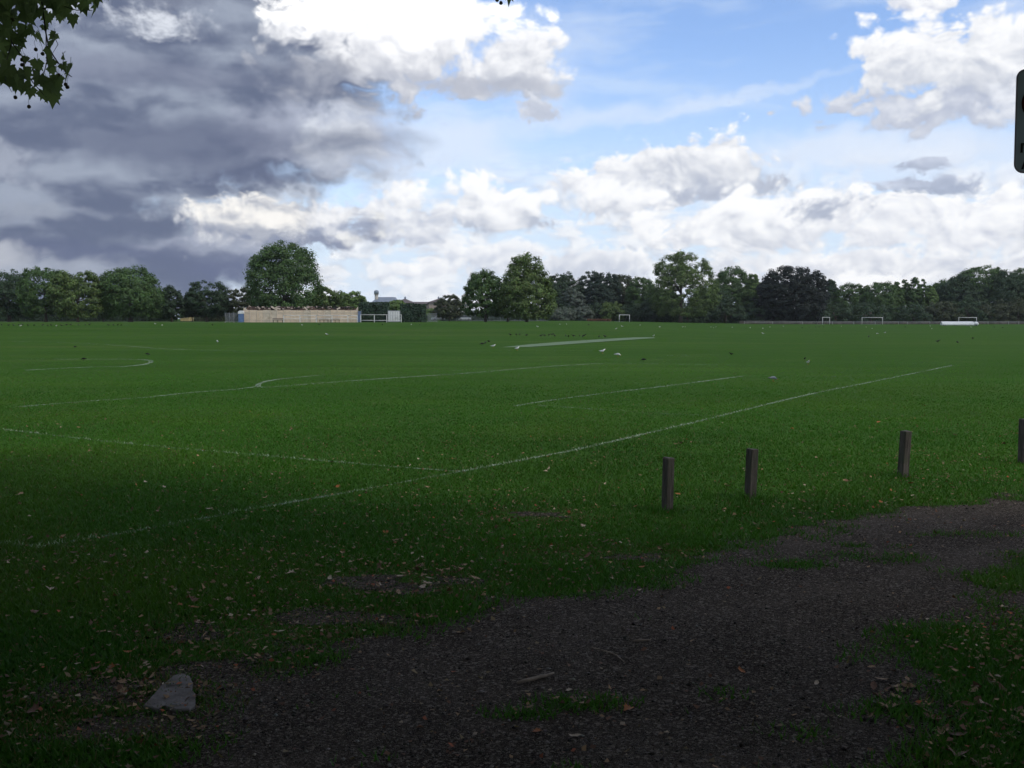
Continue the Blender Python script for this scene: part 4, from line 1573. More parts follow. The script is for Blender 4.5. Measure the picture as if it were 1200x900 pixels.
    MB().tube([P(596, -8), P(592, -60), P(560, -160)], [.002, .004, .006], 5).build('twig', tm, root)
    for px, py in ((582.5, 0), (587, 3.5)):
        c = P(px, py)
        ball(c, .0125, [P(px + 2, py - 30) - c, P(592, -60) - c])


main_plane = overhead_plane('plane_tree', 'plane tree overhead whose lobed leaves and seed balls hang into the top left corner', -3.5, -3.2, 24, 15, 4.6, 5, 42000)
hanging_spray(main_plane)
overhead_plane('plane_tree', 'unseen plane tree added behind the viewer to the right for foreground shade', 9.5, -5.5, 20, 15, 4.6, 6, 20000)  # this tree and the next are unseen, added to deepen the foreground shade
overhead_plane('plane_tree', 'unseen plane tree added behind the viewer to the far left for foreground shade', -16, -6, 20, 15, 3.5, 8, 16000)

# ------------------------------------------------------------------ the demolition site on the left
PLY = mat('plywood', (0.70, 0.57, 0.43), .10, .9, .8, dirt=(.52, .41, .30), dirt_scale=.5)
TIMBER = mat('pale_timber', (0.66, 0.57, 0.45), .15, 2, .8)
WHITE = mat('white_paint', (0.72, 0.73, 0.72), .06, 3, .5, dirt=(.5, .5, .47), dirt_scale=1.2)
GREY_METAL = mat('galvanised_steel', (0.30, 0.32, 0.33), .15, 4, .5, .5)
DARK_METAL = mat('dark_iron', (0.035, 0.040, 0.042), .2, 4, .6, .2)
RUBBLE = mat('broken_brick', (0.12, 0.078, 0.062), .45, 1.1, .9, bump=.5, dirt=(.06, .05, .045), dirt_scale=.8)
CHAR = mat('charred_timber', (0.035, 0.030, 0.028), .4, 2, .9)


def hoarding():
    d = 225.0
    x0, x1 = X(286, d), X(420, d)
    z0 = float(gz((x0 + x1) / 2, d))
    L = x1 - x0
    root = empty('hoarding', (x0, d, z0))
    tag(root, 'long pale plywood hoarding in front of the demolished building', 'hoarding')
    n = 17
    w = L / n
    for k in range(n):
        h = 2.55 + random.uniform(-.05, .06)
        b = MB()
        b.box((w * (k + .5), random.uniform(0, .02), h / 2), (w - .03, .03, h))
        o = b.build('panel', PLY, root)
        # each sheet weathered differently
        if k in (3, 4, 9, 12):
            o.data.materials[0] = PLY2
    for k in range(0, n + 1):
        MB().box((min(max(w * k, .06), L - .06), -.06, 1.30), (.10, .07, 2.6)).build('post', TIMBER, root)
    for zz in (.55, 2.05):
        MB().box((L / 2, -.045, zz), (L - .3, .03, .09)).build('rail', TIMBER, root)
    # taller ragged end sheets
    b = MB()
    b.prism([(0, 2.62), (.9, 2.62), (.6, 2.8), (.05, 3.15)], .01, .05)
    b.prism([(L - .5, 2.62), (L, 2.62), (L, 3.3), (L - .18, 3.1)], .01, .05)
    b.build('end_board', TIMBER, root)


PLY2 = mat('plywood_old', (0.60, 0.52, 0.41), .12, 1.4, .85, dirt=(.46, .37, .27), dirt_scale=.6)
hoarding()


def ruin():
    d = 229.5
    x0, x1 = X(289, d), X(419, d)
    z0 = float(gz((x0 + x1) / 2, d))
    L = x1 - x0
    root = empty('demolished_building', (x0, d, z0))
    tag(root, 'jagged remains of a demolished brick building showing above the plywood hoarding', 'building')
    r = random.Random(4)
    # broken wall with a ragged top
    out = [(0, 0)]
    x = 0
    top = []
    while x < L:
        h = 3.0 + r.choice([-.25, -.1, .0, .15, .35]) + (0.25 if x < 2 else 0)
        stp = r.uniform(.3, 1.3)
        top += [(x, h), (min(x + stp, L), h + r.uniform(-.12, .12))]
        x += stp
    b = MB()
    b.prism(list(reversed([(0, 0)] + top + [(L, 0)])), 0, .35)
    b.build('broken_wall', RUBBLE, root)
    b = MB()
    for k in range(34):
        a = r.uniform(1, L - 1)
        ln = r.uniform(.8, 3)
        tl = r.uniform(-.25, .25)
        z = r.uniform(2.85, 3.3)
        y = r.uniform(-.4, 1.6)
        b.tube([(a - ln / 2, y, z - tl * ln / 2), (a + ln / 2, y + r.uniform(-.5, .5), z + tl * ln / 2)], r.uniform(.05, .11), 5)
    b.build('charred_beam', CHAR, root)
    b = MB()
    for k in range(60):
        a = r.uniform(.5, L - .5)
        s = r.uniform(.12, .4)
        Mx = Matrix.Translation((a, r.uniform(-.5, 1.5), r.uniform(2.8, 3.35))) @ Matrix.Rotation(r.uniform(0, 3), 4, (r.random(), r.random(), r.random()))
        b.box((0, 0, 0), (s * 1.5, s, s * .7), Mx)
    b.build('debris', mat('pale_debris', (.36, .30, .25), .4, 1.5, .9), root)
    # leaning pale boards
    b = MB()
    for a, ln, an in ((6.3, 1.4, .5), (7.0, 1.2, .2), (13, .9, .8), (20, .8, -.5)):
        Mx = Matrix.Translation((a, -.9, 2.95)) @ Matrix.Rotation(an, 4, 'Y')
        b.box((0, 0, 0), (ln, .05, .3), Mx)
    b.build('loose_board', TIMBER, root)
    b = MB()
    b.prism(list(reversed([(0, 0), (0, 2.6), (L, 2.6), (L, 0)])), 2.4, 2.7)
    b.build('rear_wall', RUBBLE, root)


ruin()


def portaloo(px, d, w, label, body, roofm):
    x = X(px, d)
    z0 = float(gz(x, d))
    root = empty('portable_toilet', (x, d, z0), .06)
    tag(root, label, 'toilet cabin')
    b = MB()
    b.box((0, 0, .92), (w, 1.1, 1.74))
    for s in (-1, 1):
        for k in range(3):
            b.box((s * (w / 2 + .008), -.3 + .3 * k, 0.92), (.016, .08, 1.6))
    b.build('cabin', body, root)
    b = MB()
    b.box((0, -.56, .93), (w * .62, .02, 1.6))
    dr = b.build('door', body, root)
    MB().box((w * .24, -.58, 1.1), (.05, .02, .14)).build('handle', GREY_METAL, dr)
    b = MB()
    b.prism([(-w / 2 - .06, 1.80), (w / 2 + .06, 1.80), (w / 2 + .06, 2.20), (w * .25, 2.45), (-w * .25, 2.45), (-w / 2 - .06, 2.20)], -.60, .60)
    b.build('roof', roofm, root)
    b = MB()
    b.box((0, -.04, .03), (w + .06, 1.2, .05))
    b.build('base', GREY_METAL, root)


BLUE = mat('blue_plastic', (0.11, 0.18, 0.33), .1, 2, .5)
portaloo(283.4, 223.5, 1.0, 'blue portable toilet with white roof at the left end of the hoarding', BLUE, WHITE)


def blue_door():
    d = 224.8
    x = X(421.6, d)
    z0 = float(gz(x, d))
    root = empty('hoarding_gate', (x, d, z0))
    tag(root, 'narrow grey-blue steel gate leaf at the right end of the hoarding', 'gate')
    m = mat('grey_blue_steel', (0.16, 0.22, 0.34), .1, 2, .5)
    b = MB()
    b.box((0, 0, 1.2), (.62, .04, 2.3))
    for k in range(4):
        b.box((-.22 + .15 * k, -.03, 1.2), (.05, .03, 2.2))
    b.build('leaf', m, root)
    MB().box((.36, 0, 1.3), (.09, .09, 2.6)).build('post', GREY_METAL, root)


blue_door()


def wire_panels():
    m, b, p = new_mat('wire_mesh')
    pos = b.n('ShaderNodeTexCoord').outputs['Object']
    x, y, z = b.sep(pos)
    g = b.m('MAXIMUM', b.m('LESS_THAN', b.m('FRACT', b.m('MULTIPLY', x, 8.0)), .22), b.m('LESS_THAN', b.m('FRACT', b.m('MULTIPLY', z, 4.0)), .14))
    p.inputs['Base Color'].default_value = (.30, .32, .34, 1)
    p.inputs['Roughness'].default_value = .5
    alpha_out(m, b, p, g)
    specs = [(264.5, 269.5, 224, 'leftmost'), (269.7, 274.7, 223.6, 'second'), (274.9, 279.6, 223.8, 'third')]
    words = {'leftmost': 'leftmost wire mesh site panel beside the blue cabin',
             'second': 'middle wire mesh site panel left of the blue cabin',
             'third': 'wire mesh site panel next to the blue cabin'}
    specs.append((501, 512, 250, 'right'))
    words['right'] = 'grey wire mesh site panel right of the clipped hedges'
    for a, c, d, k in specs:
        x0, x1 = X(a, d), X(c, d)
        w = x1 - x0
        h = 2.0
        root = empty('site_panel', (x0, d, float(gz(x0, d))), random.uniform(-.05, .05))
        tag(root, words[k], 'fence panel', 'wire mesh site panels')
        fr = MB()
        fr.tube([(0, 0, .1), (0, 0, h), (w, 0, h), (w, 0, .1), (0, 0, .1)], .035, 6)
        fr.build('frame', GREY_METAL, root)
        me = MB()
        me.add([(0.02, 0, .1), (w - .02, 0, .1), (w - .02, 0, h - .02), (.02, 0, h - .02)], [(0, 1, 2, 3)])
        me.build('mesh_infill', m, root)
        MB().box((0, 0, .06), (.22, .6, .12)).build('foot', mat('concrete', (.33, .32, .30), .1, 5, .9), root)
        MB().box((w, 0, .06), (.22, .6, .12)).build('foot', bpy.data.materials['concrete'], root)


wire_panels()


def rail_fence(pxs, d, h, rails, label, name='rail_fence', m=None, t=.06, group=None, sub=True, z_off=0.0, dfun=None):
    """post-and-rail fence through the given picture columns"""
    m = m or WHITE
    pts = []
    for px in pxs:
        dd = dfun(px) if dfun else d
        x = X(px, dd)
        pts.append(Vector((x, dd, float(gz(x, dd)) + z_off)))
    root = empty(name, pts[0])
    tag(root, label, 'fence', group)
    o = pts[0]
    for p in pts:
        MB().box((p.x - o.x, p.y - o.y, p.z - o.z + h / 2), (t * 1.5, t * 1.5, h)).build('post', m, root)
    for r in rails:
        b = MB()
        for p, q in zip(pts, pts[1:]):
            b.tube([p - o + Vector((0, -t, h * r)), q - o + Vector((0, -t, h * r))], t * .6, 6)
        b.build('rail', m, root)
    return root


rail_fence([333, 352, 371, 389.5, 408, 419], 222, 1.5, (.96, .5), 'white post and rail barrier in front of the plywood hoarding', m=WHITE, t=.09)


def bench(px, w, label):
    d = 223.6
    x = X(px, d)
    root = empty('bench', (x, d, float(gz(x, d))))
    tag(root, label, 'bench', 'benches in front of the hoarding')
    MB().box((0, 0, .46), (w, .34, .07)).build('seat', CHAR, root)
    MB().box((0, .2, .72), (w, .05, .16)).build('backrest', CHAR, root)
    for q in (-.42, 0, .42):
        MB().box((w * q, .05, .21), (.08, .3, .42)).build('leg', CHAR, root)


bench(326, 2.3, 'low dark bench in front of the left part of the plywood hoarding')
bench(380, 2.0, 'low dark bench in front of the hoarding, middle of three')
bench(393, 2.0, 'low dark bench in front of the right part of the plywood hoarding')
rail_fence([423, 439, 453.5, 470.5], 224, 1.65, (.96, .25), 'white post and rail barrier in front of the clipped hedge and container', t=.09)
PALING = mat('weathered_rail', (.33, .35, .35), .15, 2, .7)
rail_fence([872, 905, 940, 975, 1000, 1025, 1052, 1063, 1089, 1110, 1157, 1181, 1193, 1215], 392, 1.05, (.95, .5),
           'low white rail fence along the far side of the pitch at right', m=PALING, t=.09)


def railing(pxs0, pxs1, d, h, label, step=.55, m=None, rad=.02, post=3.0):
    """iron railings: thin uprights between two rails"""
    m = m or DARK_METAL
    x0, x1 = X(pxs0, d), X(pxs1, d)
    root = empty('iron_railing', (x0, d, float(gz(x0, d))))
    tag(root, label, 'railing')
    z = lambda x: float(gz(x0 + x, d)) - float(gz(x0, d))
    L = x1 - x0
    b = MB()
    k = 0
    while k * step < L:
        xx = k * step
        b.box((xx, 0, z(xx) + h / 2), (rad * 2, rad * 2, h))
        k += 1
    b.build('bars', m, root)
    n = int(L / 6) + 2
    for r in (.93, .1):
        MB().tube([(L * i / (n - 1), -.03, z(L * i / (n - 1)) + h * r) for i in range(n)], .03, 5).build('rail', m, root)
    k = 0
    while k * post < L and k < 90:
        MB().box((k * post, 0, z(k * post) + h * .53), (.09, .09, h * 1.06)).build('post', m, root)
        k += 1


railing(-60, 262, 262, 1.6, 'dark iron railing under the trees along the far left side', .35, None, .02, 4.0)
railing(501, 642, 330, 1.9, 'thin grey railing under the central pair of trees', .4, GREY_METAL, .018, 4.5)


def low_wall():
    d = 396
    pts = [X(px, d) for px in (866, 920, 980, 1040, 1110, 1230)]
    root = empty('brick_wall', (pts[0], d, 0))
    tag(root, 'low dull pinkish-brown wall along the foot of the wood at right', 'wall')
    o = pts[0]
    b, c = MB(), MB()
    for p, q in zip(pts, pts[1:]):
        z = min(float(gz(p, d)), float(gz(q, d)))
        h = .95 + (1.15 - z) * .0 + max(float(gz(p, d)), float(gz(q, d))) - z
        b.box(((p + q) / 2 - o, 0, z + h / 2), (q - p - .02, .3, h))
        c.box(((p + q) / 2 - o, 0, z + h + .04), (q - p - .02, .38, .07))
    b.build('wall', mat('old_brick', (.085, .075, .066), .5, .5, .9, dirt=(.04, .05, .035), dirt_scale=.2), root)
    c.build('coping', mat('coping_stone', (.10, .09, .08), .3, .6, .9), root)


low_wall()


def container():
    d = 231.0
    x = X(462, d)
    z0 = float(gz(x, d))
    root = empty('container', (x, d + 3, z0))
    tag(root, 'white steel storage container between the two clipped hedges', 'container')
    b = MB()
    b.box((0, 0, 1.3), (2.7, 6.0, 2.4))
    for k in range(16):
        for s in (-1, 1):
            b.box((s * 1.36, -2.8 + k * .37, 1.3), (.04, .18, 2.2))
    b.build('body', WHITE, root)
    b = MB()
    for xx in (-1.30, 1.30):
        b.box((xx, -3.03, 1.3), (.12, .06, 2.5))
    for zz in (.12, 2.48):
        b.box((0, -3.03, zz), (2.46, .06, .12))
    b.build('door_frame', GREY_METAL, root)
    for s in (-1, 1):
        o = MB().box((s * .61, -3.02, 1.3), (1.2, .04, 2.2)).build('door', WHITE, root)
        bb = MB()
        for q in (.3, .8):
            bb.tube([(s * q, -3.07, .25), (s * q, -3.07, 2.35)], .03, 6)
        bb.build('lock_bar', GREY_METAL, o)


container()


# ------------------------------------------------------------------ goals and cover
def goal(px, py, d, w, h, yaw, label):
    x = X(px, d)
    root = empty('goal', (x, d, float(gz(x, d))), yaw)
    tag(root, label, 'goal')
    t = .075
    for s in (-1, 1):
        MB().tube([(s * w / 2, 0, 0), (s * w / 2, 0, h)], t, 8).build('post', WHITE, root)
    MB().tube([(-w / 2 - t, 0, h), (w / 2 + t, 0, h)], t, 8).build('crossbar', WHITE, root)
    for s in (-1, 1):
        MB().tube([(s * w / 2, 0, h - .02), (s * w / 2, .9, h - .05), (s * w / 2, 1.9, .05)], .03, 6).build('side_stay', GREY_METAL, root)
    MB().tube([(-w / 2, 1.9, .05), (w / 2, 1.9, .05)], .03, 6).build('ground_bar', GREY_METAL, root)


goal(1021.5, 380, 381, 7.32, 2.44, 0.0, 'wide white football goal facing the viewer, left of the low white cover')
goal(1133, 381, 374, 6.6, 2.44, 0.12, 'white football goal standing behind the low white roller cover')
goal(967.5, 381, 376, 7.32, 2.50, .95, 'narrow-looking white goal seen at an angle right of the copper beech')
goal(731.5, 378, 352, 5.4, 2.30, 0.80, 'small white goal seen at an angle in front of the middle wood')


def roller_cover():
    d = 300.0
    x0, x1 = X(1102.5, d), X(1145, d)
    root = empty('pitch_cover', ((x0 + x1) / 2, d, 0), -.06)
    tag(root, 'long low white wheeled pitch cover lying in front of the right-hand goal', 'pitch cover')
    L = (x1 - x0)
    m = mat('white_sheet', (.62, .65, .66), .08, .8, .5, dirt=(.48, .5, .5), dirt_scale=.5)
    body = MB()
    prof = [(-.95, .22), (-.95, .55), (-.55, .98), (.0, 1.22), (.55, .98), (.95, .55), (.95, .22)]
    n = 9
    vs = []
    for k in range(n + 1):
        xx = -L / 2 + L * .86 * k / n
        for y, z in prof:
            vs.append((xx, y, z + random.uniform(-.02, .02)))
    fs = []
    q = len(prof)
    for k in range(n):
        for i in range(q - 1):
            fs.append((k * q + i, k * q + i + 1, k * q + q + i + 1, k * q + q + i))
    fs.append(tuple(range(q)))
    fs.append(tuple(reversed(range(n * q, n * q + q))))
    body.add(vs, fs)
    body.build('sheet', m, root)
    e = MB()
    e.tube([(L * .37, 0, .55), (L * .43, 0, .62), (L * .47, 0, .58), (L * .5, 0, .45)], [.50, .56, .52, .32], 12)
    e.build('rolled_end', m, root)
    for a in (-.4, -.1, .2, .42):
        for s in (-1, 1):
            c = L * a
            w = MB()
            w.tube([(c, s * .8 - .06, .2), (c, s * .8 + .06, .2)], .2, 12)
            w.build('wheel', DARK_METAL, root)


roller_cover()


# ------------------------------------------------------------------ cars, buildings beyond
def car(px, d, yaw, label, paint, z=0.0):
    x = X(px, d)
    root = empty('parked_car', (x, d, float(gz(x, d)) + z), yaw)
    tag(root, label, 'car')
    pr = [(-2.1, .32), (-2.12, .62), (-2.0, .82), (-1.15, .95), (-.95, .97), (.9, .98), (1.95, .92), (2.1, .7), (2.1, .32)]
    b = MB()
    secs = [(-.84, .94), (-.78, 1.0), (.78, 1.0), (.84, .94)]
    vs = []
    for y, k in secs:
        vs += [(a * (1 if k == 1 else .985), y, .32 + (c - .32) * k) for a, c in pr]
    n = len(pr)
    fs = [tuple(range(n)), tuple(reversed(range(3 * n, 4 * n)))]
    for s in range(3):
        for i in range(n):
            fs.append((s * n + i, s * n + n + i, s * n + n + (i + 1) % n, s * n + (i + 1) % n))
    b.add(vs, fs)
    b.build('body', paint, root)
    g = MB()
    cab = [(-1.1, .95), (-.35, 1.40), (.2, 1.46), (1.1, 1.40), (1.85, .97)]
    vs = []
    for y, k in ((-.74, 0), (-.62, 1), (.62, 1), (.74, 0)):
        vs += [(a, y, .95 + (c - .95) * (1 if k else .1)) for a, c in cab]
    n = len(cab)
    fs = []
    for s in range(3):
        for i in range(n - 1):
            fs.append((s * n + i, s * n + n + i, s * n + n + i + 1, s * n + i + 1))
    g.add(vs, fs)
    g.build('windows', mat('car_glass', (.03, .04, .05), .1, 2, .1), root)
    MB().box((.35, 0, 1.45), (1.3, 1.2, .05), None, .02).build('roof', paint, root)
    for a in (-1.3, 1.35):
        for s in (-1, 1):
            w = MB()
            w.tube([(a, s * .72, .32), (a, s * .88, .32)], .32, 14)
            wo = w.build('wheel', bpy.data.materials.get('tyre') or mat('tyre', (.02, .02, .02), .2, 4, .8), root)
            MB().tube([(a, s * .88, .32), (a, s * .9, .32)], .2, 10).build('hub', GREY_METAL, wo)
    for s in (-1, 1):
        MB().box((-2.1, s * .6, .68), (.06, .34, .14)).build('headlight', GREY_METAL, root)


car(513.5, 335, .35, 'white car parked beyond the fence right of the clipped hedges', mat('white_car_paint', (.7, .71, .72), .03, 2, .3), .2)
car(544.5, 350, .15, 'pale silver car parked beyond the railing under the small brownish tree', mat('silver_car_paint', (.45, .47, .48), .05, 2, .3, .3), .2)


def hip_roof(b, x0, x1, y0, y1, z0, h, over=.6):
    x0, x1, y0, y1 = x0 - over, x1 + over, y0 - over, y1 + over
    r = min(x1 - x0, y1 - y0) / 2
    if x1 - x0 >= y1 - y0:
        a, c = (x0 + r, (y0 + y1) / 2, z0 + h), (x1 - r + .01, (y0 + y1) / 2, z0 + h)
        vs = [(x0, y0, z0), (x1, y0, z0), (x1, y1, z0), (x0, y1, z0), a, c]
        b.add(vs, [(0, 1, 5, 4), (1, 2, 5), (2, 3, 4, 5), (3, 0, 4), (3, 2, 1, 0)])
    else:
        a, c = ((x0 + x1) / 2, y0 + r, z0 + h), ((x0 + x1) / 2, y1 - r, z0 + h)
        vs = [(x0, y0, z0), (x1, y0, z0), (x1, y1, z0), (x0, y1, z0), a, c]
        b.add(vs, [(0, 1, 4), (1, 2, 5, 4), (2, 3, 5), (3, 0, 4, 5), (3, 2, 1, 0)])


BRICK = mat('pinkish_brick', (.36, .29, .25), .15, .4, .9)
TILE = mat('brown_tiles', (.125, .105, .105), .2, .5, .8)
PALEWALL = mat('pale_render', (.50, .47, .42), .08, .3, .9)
PANE = mat('window_glass', (.05, .06, .075), .2, .4, .15)
LEAD = mat('grey_lead', (.22, .26, .32), .12, .5, .5, .2)


def windows(root, x0, x1, y, z0, z1, nx, nz, w, h):
    for i in range(nx):
        for j in range(nz):
            cx = x0 + (x1 - x0) * (i + .5) / nx
            cz = z0 + (z1 - z0) * (j + .5) / nz
            f = MB().box((cx, y, cz), (w, .1, h)).build('window', WHITE, root)
            MB().box((cx, y - .06, cz), (w * .82, .04, h * .86)).build('pane', PANE, f)


def buildings():
    d = 560.0
    k = d / FPX
    zz = lambda py: CAM_H + (373.5 - py) * k
    # hall with the grey metal roof and its lantern turret
    x0, x1 = X(433, d), X(466, d)
    g0 = float(gz(x0, d))
    root = empty('hall', (x0, d, g0))
    tag(root, 'hall with blue-grey metal roof and a small domed turret beyond the left hedge', 'building')
    L = x1 - x0
    T = lambda py: zz(py) - g0
    b = MB()
    b.box((L / 2, 8, T(357) / 2), (L, 16, T(357)))
    b.build('wall', PALEWALL, root)
    b = MB()
    vs = [(-.5, -.5, T(357)), (L + .5, -.5, T(357)), (L + .5, 16.5, T(357)), (-.5, 16.5, T(357)), (L * .28, 5, T(348)), (L * .86, 5, T(348)), (L * .86, 11, T(348)), (L * .28, 11, T(348))]
    b.add(vs, [(0, 1, 5, 4), (1, 2, 6, 5), (2, 3, 7, 6), (3, 0, 4, 7), (4, 5, 6, 7)])
    b.build('roof', LEAD, root)
    tx = X(440.5, d) - x0
    b = MB()
    b.tube([(tx, 4, T(356)), (tx, 4, T(345))], .95, 8)
    b.tube([(tx, 4, T(345)), (tx, 4, T(344.6))], 1.35, 12)
    tr = b.build('turret', PALEWALL, root)
    b = MB()
    b.tube([(tx, 4, T(344.5)), (tx, 4, T(341.5)), (tx, 4, T(340.3)), (tx, 4, T(339.8))], [1.25, 1.25, .9, .2], 12)
    b.build('lantern', LEAD, tr)
    windows(root, 1, L - 1, -.05, T(366), T(358), 6, 1, 1.3, 1.8)
    # long brick block with hipped pavilions
    d2 = 640.0
    k2 = d2 / FPX
    x0, x1 = X(464, d2), X(527, d2)
    g0 = float(gz(x0, d2))
    root = empty('brick_block', (x0, d2, g0))
    tag(root, 'long pinkish brick building with brown hipped roofs beyond the field', 'building')
    T = lambda py: CAM_H + (373.5 - py) * k2 - g0
    L = x1 - x0
    b = MB()
    b.box((L / 2, 7, T(356.5) / 2), (L, 14, T(356.5)))
    pav = [(464, 484, 355), (503, 524, 354.5)]
    for a, c, t in pav:
        aa, cc = X(a, d2) - x0, X(c, d2) - x0
        b.box(((aa + cc) / 2, 6, T(t) / 2), (cc - aa, 16, T(t)))
    b.build('wall', BRICK, root)
    b = MB()
    hip_roof(b, 0, L, 0, 14, T(356.5) + .02, T(353.6) - T(356.5))
    b.build('roof', TILE, root)
    for a, c, t in pav:
        aa, cc = X(a, d2) - x0, X(c, d2) - x0
        b = MB()
        hip_roof(b, aa, cc, -2, 14, T(t) + .04, T(350) - T(t), .9)
        rf = b.build('roof', TILE, root)
        b = MB()
        mx = (aa + cc) / 2
        b.box((mx, 6, T(350) + .1), (1.0, 1.0, 1.1))
        b.add([(mx - .7, 5.3, T(350) + .7), (mx + .7, 5.3, T(350) + .7), (mx + .7, 6.7, T(350) + .7), (mx - .7, 6.7, T(350) + .7), (mx, 6, T(350) + 1.5)],
              [(0, 1, 4), (1, 2, 4), (2, 3, 4), (3, 0, 4), (3, 2, 1, 0)])
        b.build('cupola', LEAD, rf)
    windows(root, .8, L - .8, -.05, T(368), T(357), 12, 2, 1.2, 1.7)
    # pale tower block
    d3 = 900.0
    k3 = d3 / FPX
    x0, x1 = X(541, d3), X(550.5, d3)
    g0 = float(gz(x0, d3))
    T = lambda py: CAM_H + (373.5 - py) * k3 - g0
    root = empty('tower_block', (x0, d3, g0))
    tag(root, 'pale tower block showing between the small dark tree and the tall central tree', 'building')
    L = x1 - x0
    MB().box((L / 2, 5, T(346) / 2), (L, 10, T(346))).build('wall', PALEWALL, root)
    MB().box((L * .5, 5, T(346) + .5), (L * .6, 5, 1.0)).build('roof_housing', PALEWALL, root)
    windows(root, .3, L - .3, -.05, T(373), T(346.6), 3, 6, 1.5, 1.6)
    # yellowish house glimpsed under the left trees
    d4 = 330.0
    x0, x1 = X(212, d4), X(222, d4)
    g0 = float(gz(x0, d4))
    root = empty('small_house', (x0, d4, g0))
    tag(root, 'small yellowish house glimpsed through the gap between the left trees', 'building')
    L = x1 - x0
    MB().box((L / 2, 2.5, 1.3), (L, 5, 2.6)).build('wall', mat('yellow_render', (.44, .34, .16), .1, .6, .9), root)
    b = MB()
    hip_roof(b, 0, L, 0, 5, 2.62, 1.5, .3)
    b.build('roof', TILE, root)
    windows(root, .2, L - .2, -.05, .8, 2.3, 2, 1, .8, 1.0)


buildings()


# ------------------------------------------------------------------ sign at the right edge
def sign():
    d = 4.6
    c0 = air_at(1192.3, 82, d)
    c1 = air_at(1192.3, 202, d)
    h = c0.z - c1.z
    w = .46
    root = empty('notice_sign', (c0.x + w / 2, d, 0), -.02)
    tag(root, 'dark rounded notice sign on a post cut off by the right edge', 'sign')
    r = .035
    out = []
    for cx, cz, a0 in ((w / 2 - r, c0.z - r, 0), (-w / 2 + r, c0.z - r, 90), (-w / 2 + r, c1.z + r, 180), (w / 2 - r, c1.z + r, 270)):
        for k in range(7):
            a = R(a0 + 15 * k)
            out.append((cx + r * math.cos(a), cz + r * math.sin(a)))
    b = MB()
    b.prism(list(reversed(out)), -.004, .004)
    b.build('panel', mat('slate_grey_panel', (.40, .45, .51), .06, 4, .5), root)
    # rim
    b = MB()
    b.tube([Vector((x, -.004, z)) for x, z in out + [out[0]]], .004, 6)
    b.build('rim', mat('sign_rim', (.30, .26, .31), .1, 4, .5), root)
    ink = mat('black_ink', (.010, .010, .012), .1, 4, .6)
    red = mat('dark_red_ink', (.09, .012, .010), .1, 4, .6)
    px = lambda v: (1190.5 - v)
    s = d / FPX
    X0 = -w / 2

    def flat(name, pts, m, y=-.0065):
        q = MB()
        q.prism(list(reversed(pts)), y - .001, y + .001)
        q.build(name, m, root)
    zt = lambda py: c0.z - (py - 82) * s
    # round symbol, mostly out of the picture
    cx, cz, rr = X0 + 8.0 * s + .062, zt(120), .062
    b = MB()
    ring = [Vector((cx + rr * math.cos(R(a)), -.0065, cz + rr * math.sin(R(a)))) for a in range(0, 361, 15)]
    b.tube(ring, .009, 6)
    b.tube([Vector((cx - rr * .7, -.0065, cz + rr * .7)), Vector((cx + rr * .7, -.0065, cz - rr * .7))], .008, 6)
    b.build('round_symbol', red, root)
    # first letters of the two lines of lettering
    a, z0, z1 = X0 + 6.2 * s, zt(176.5), zt(165.5)
    st, lw = .0085, .036
    flat('letter', [(a, z0), (a + st, z0), (a + st, z1), (a, z1)], ink)
    b = MB()
    b.prism([(a + st, z1), (a + lw - st, z0 + .004), (a + lw - st, z0 + .020), (a + st + .004, z1)][::-1], -.0075, -.0055)
    b.prism([(a + lw - st, z1), (a + lw, z1), (a + lw, z0), (a + lw - st, z0)], -.0075, -.0055)
    b.build('letter', ink, root)
    a, z0, z1 = X0 + 7.4 * s, zt(195.5), zt(185)
    b = MB()
    hw = .018
    b.prism([(a, z0), (a + .009, z0), (a + hw + .004, z1), (a + hw - .005, z1)][::-1], -.0075, -.0055)
    b.prism([(a + 2 * hw - .009, z0), (a + 2 * hw, z0), (a + hw + .0045, z1), (a + hw - .0035, z1 - .006)][::-1], -.0072, -.0052)
    b.prism([(a + .009, z0 + .010), (a + 2 * hw - .009, z0 + .010), (a + 2 * hw - .012, z0 + .016), (a + .012, z0 + .016)][::-1], -.0069, -.0049)
    b.build('letter', ink, root)
    b = MB()
    b.tube([(0, .035, -.2), (0, .035, c0.z + .05)], .03, 12)
    b.build('post', GREY_METAL, root)
    for z in (c0.z - .08, c1.z + .08):
        MB().box((0, .012, z), (.12, .016, .03)).build('bracket', GREY_METAL, root)


sign()


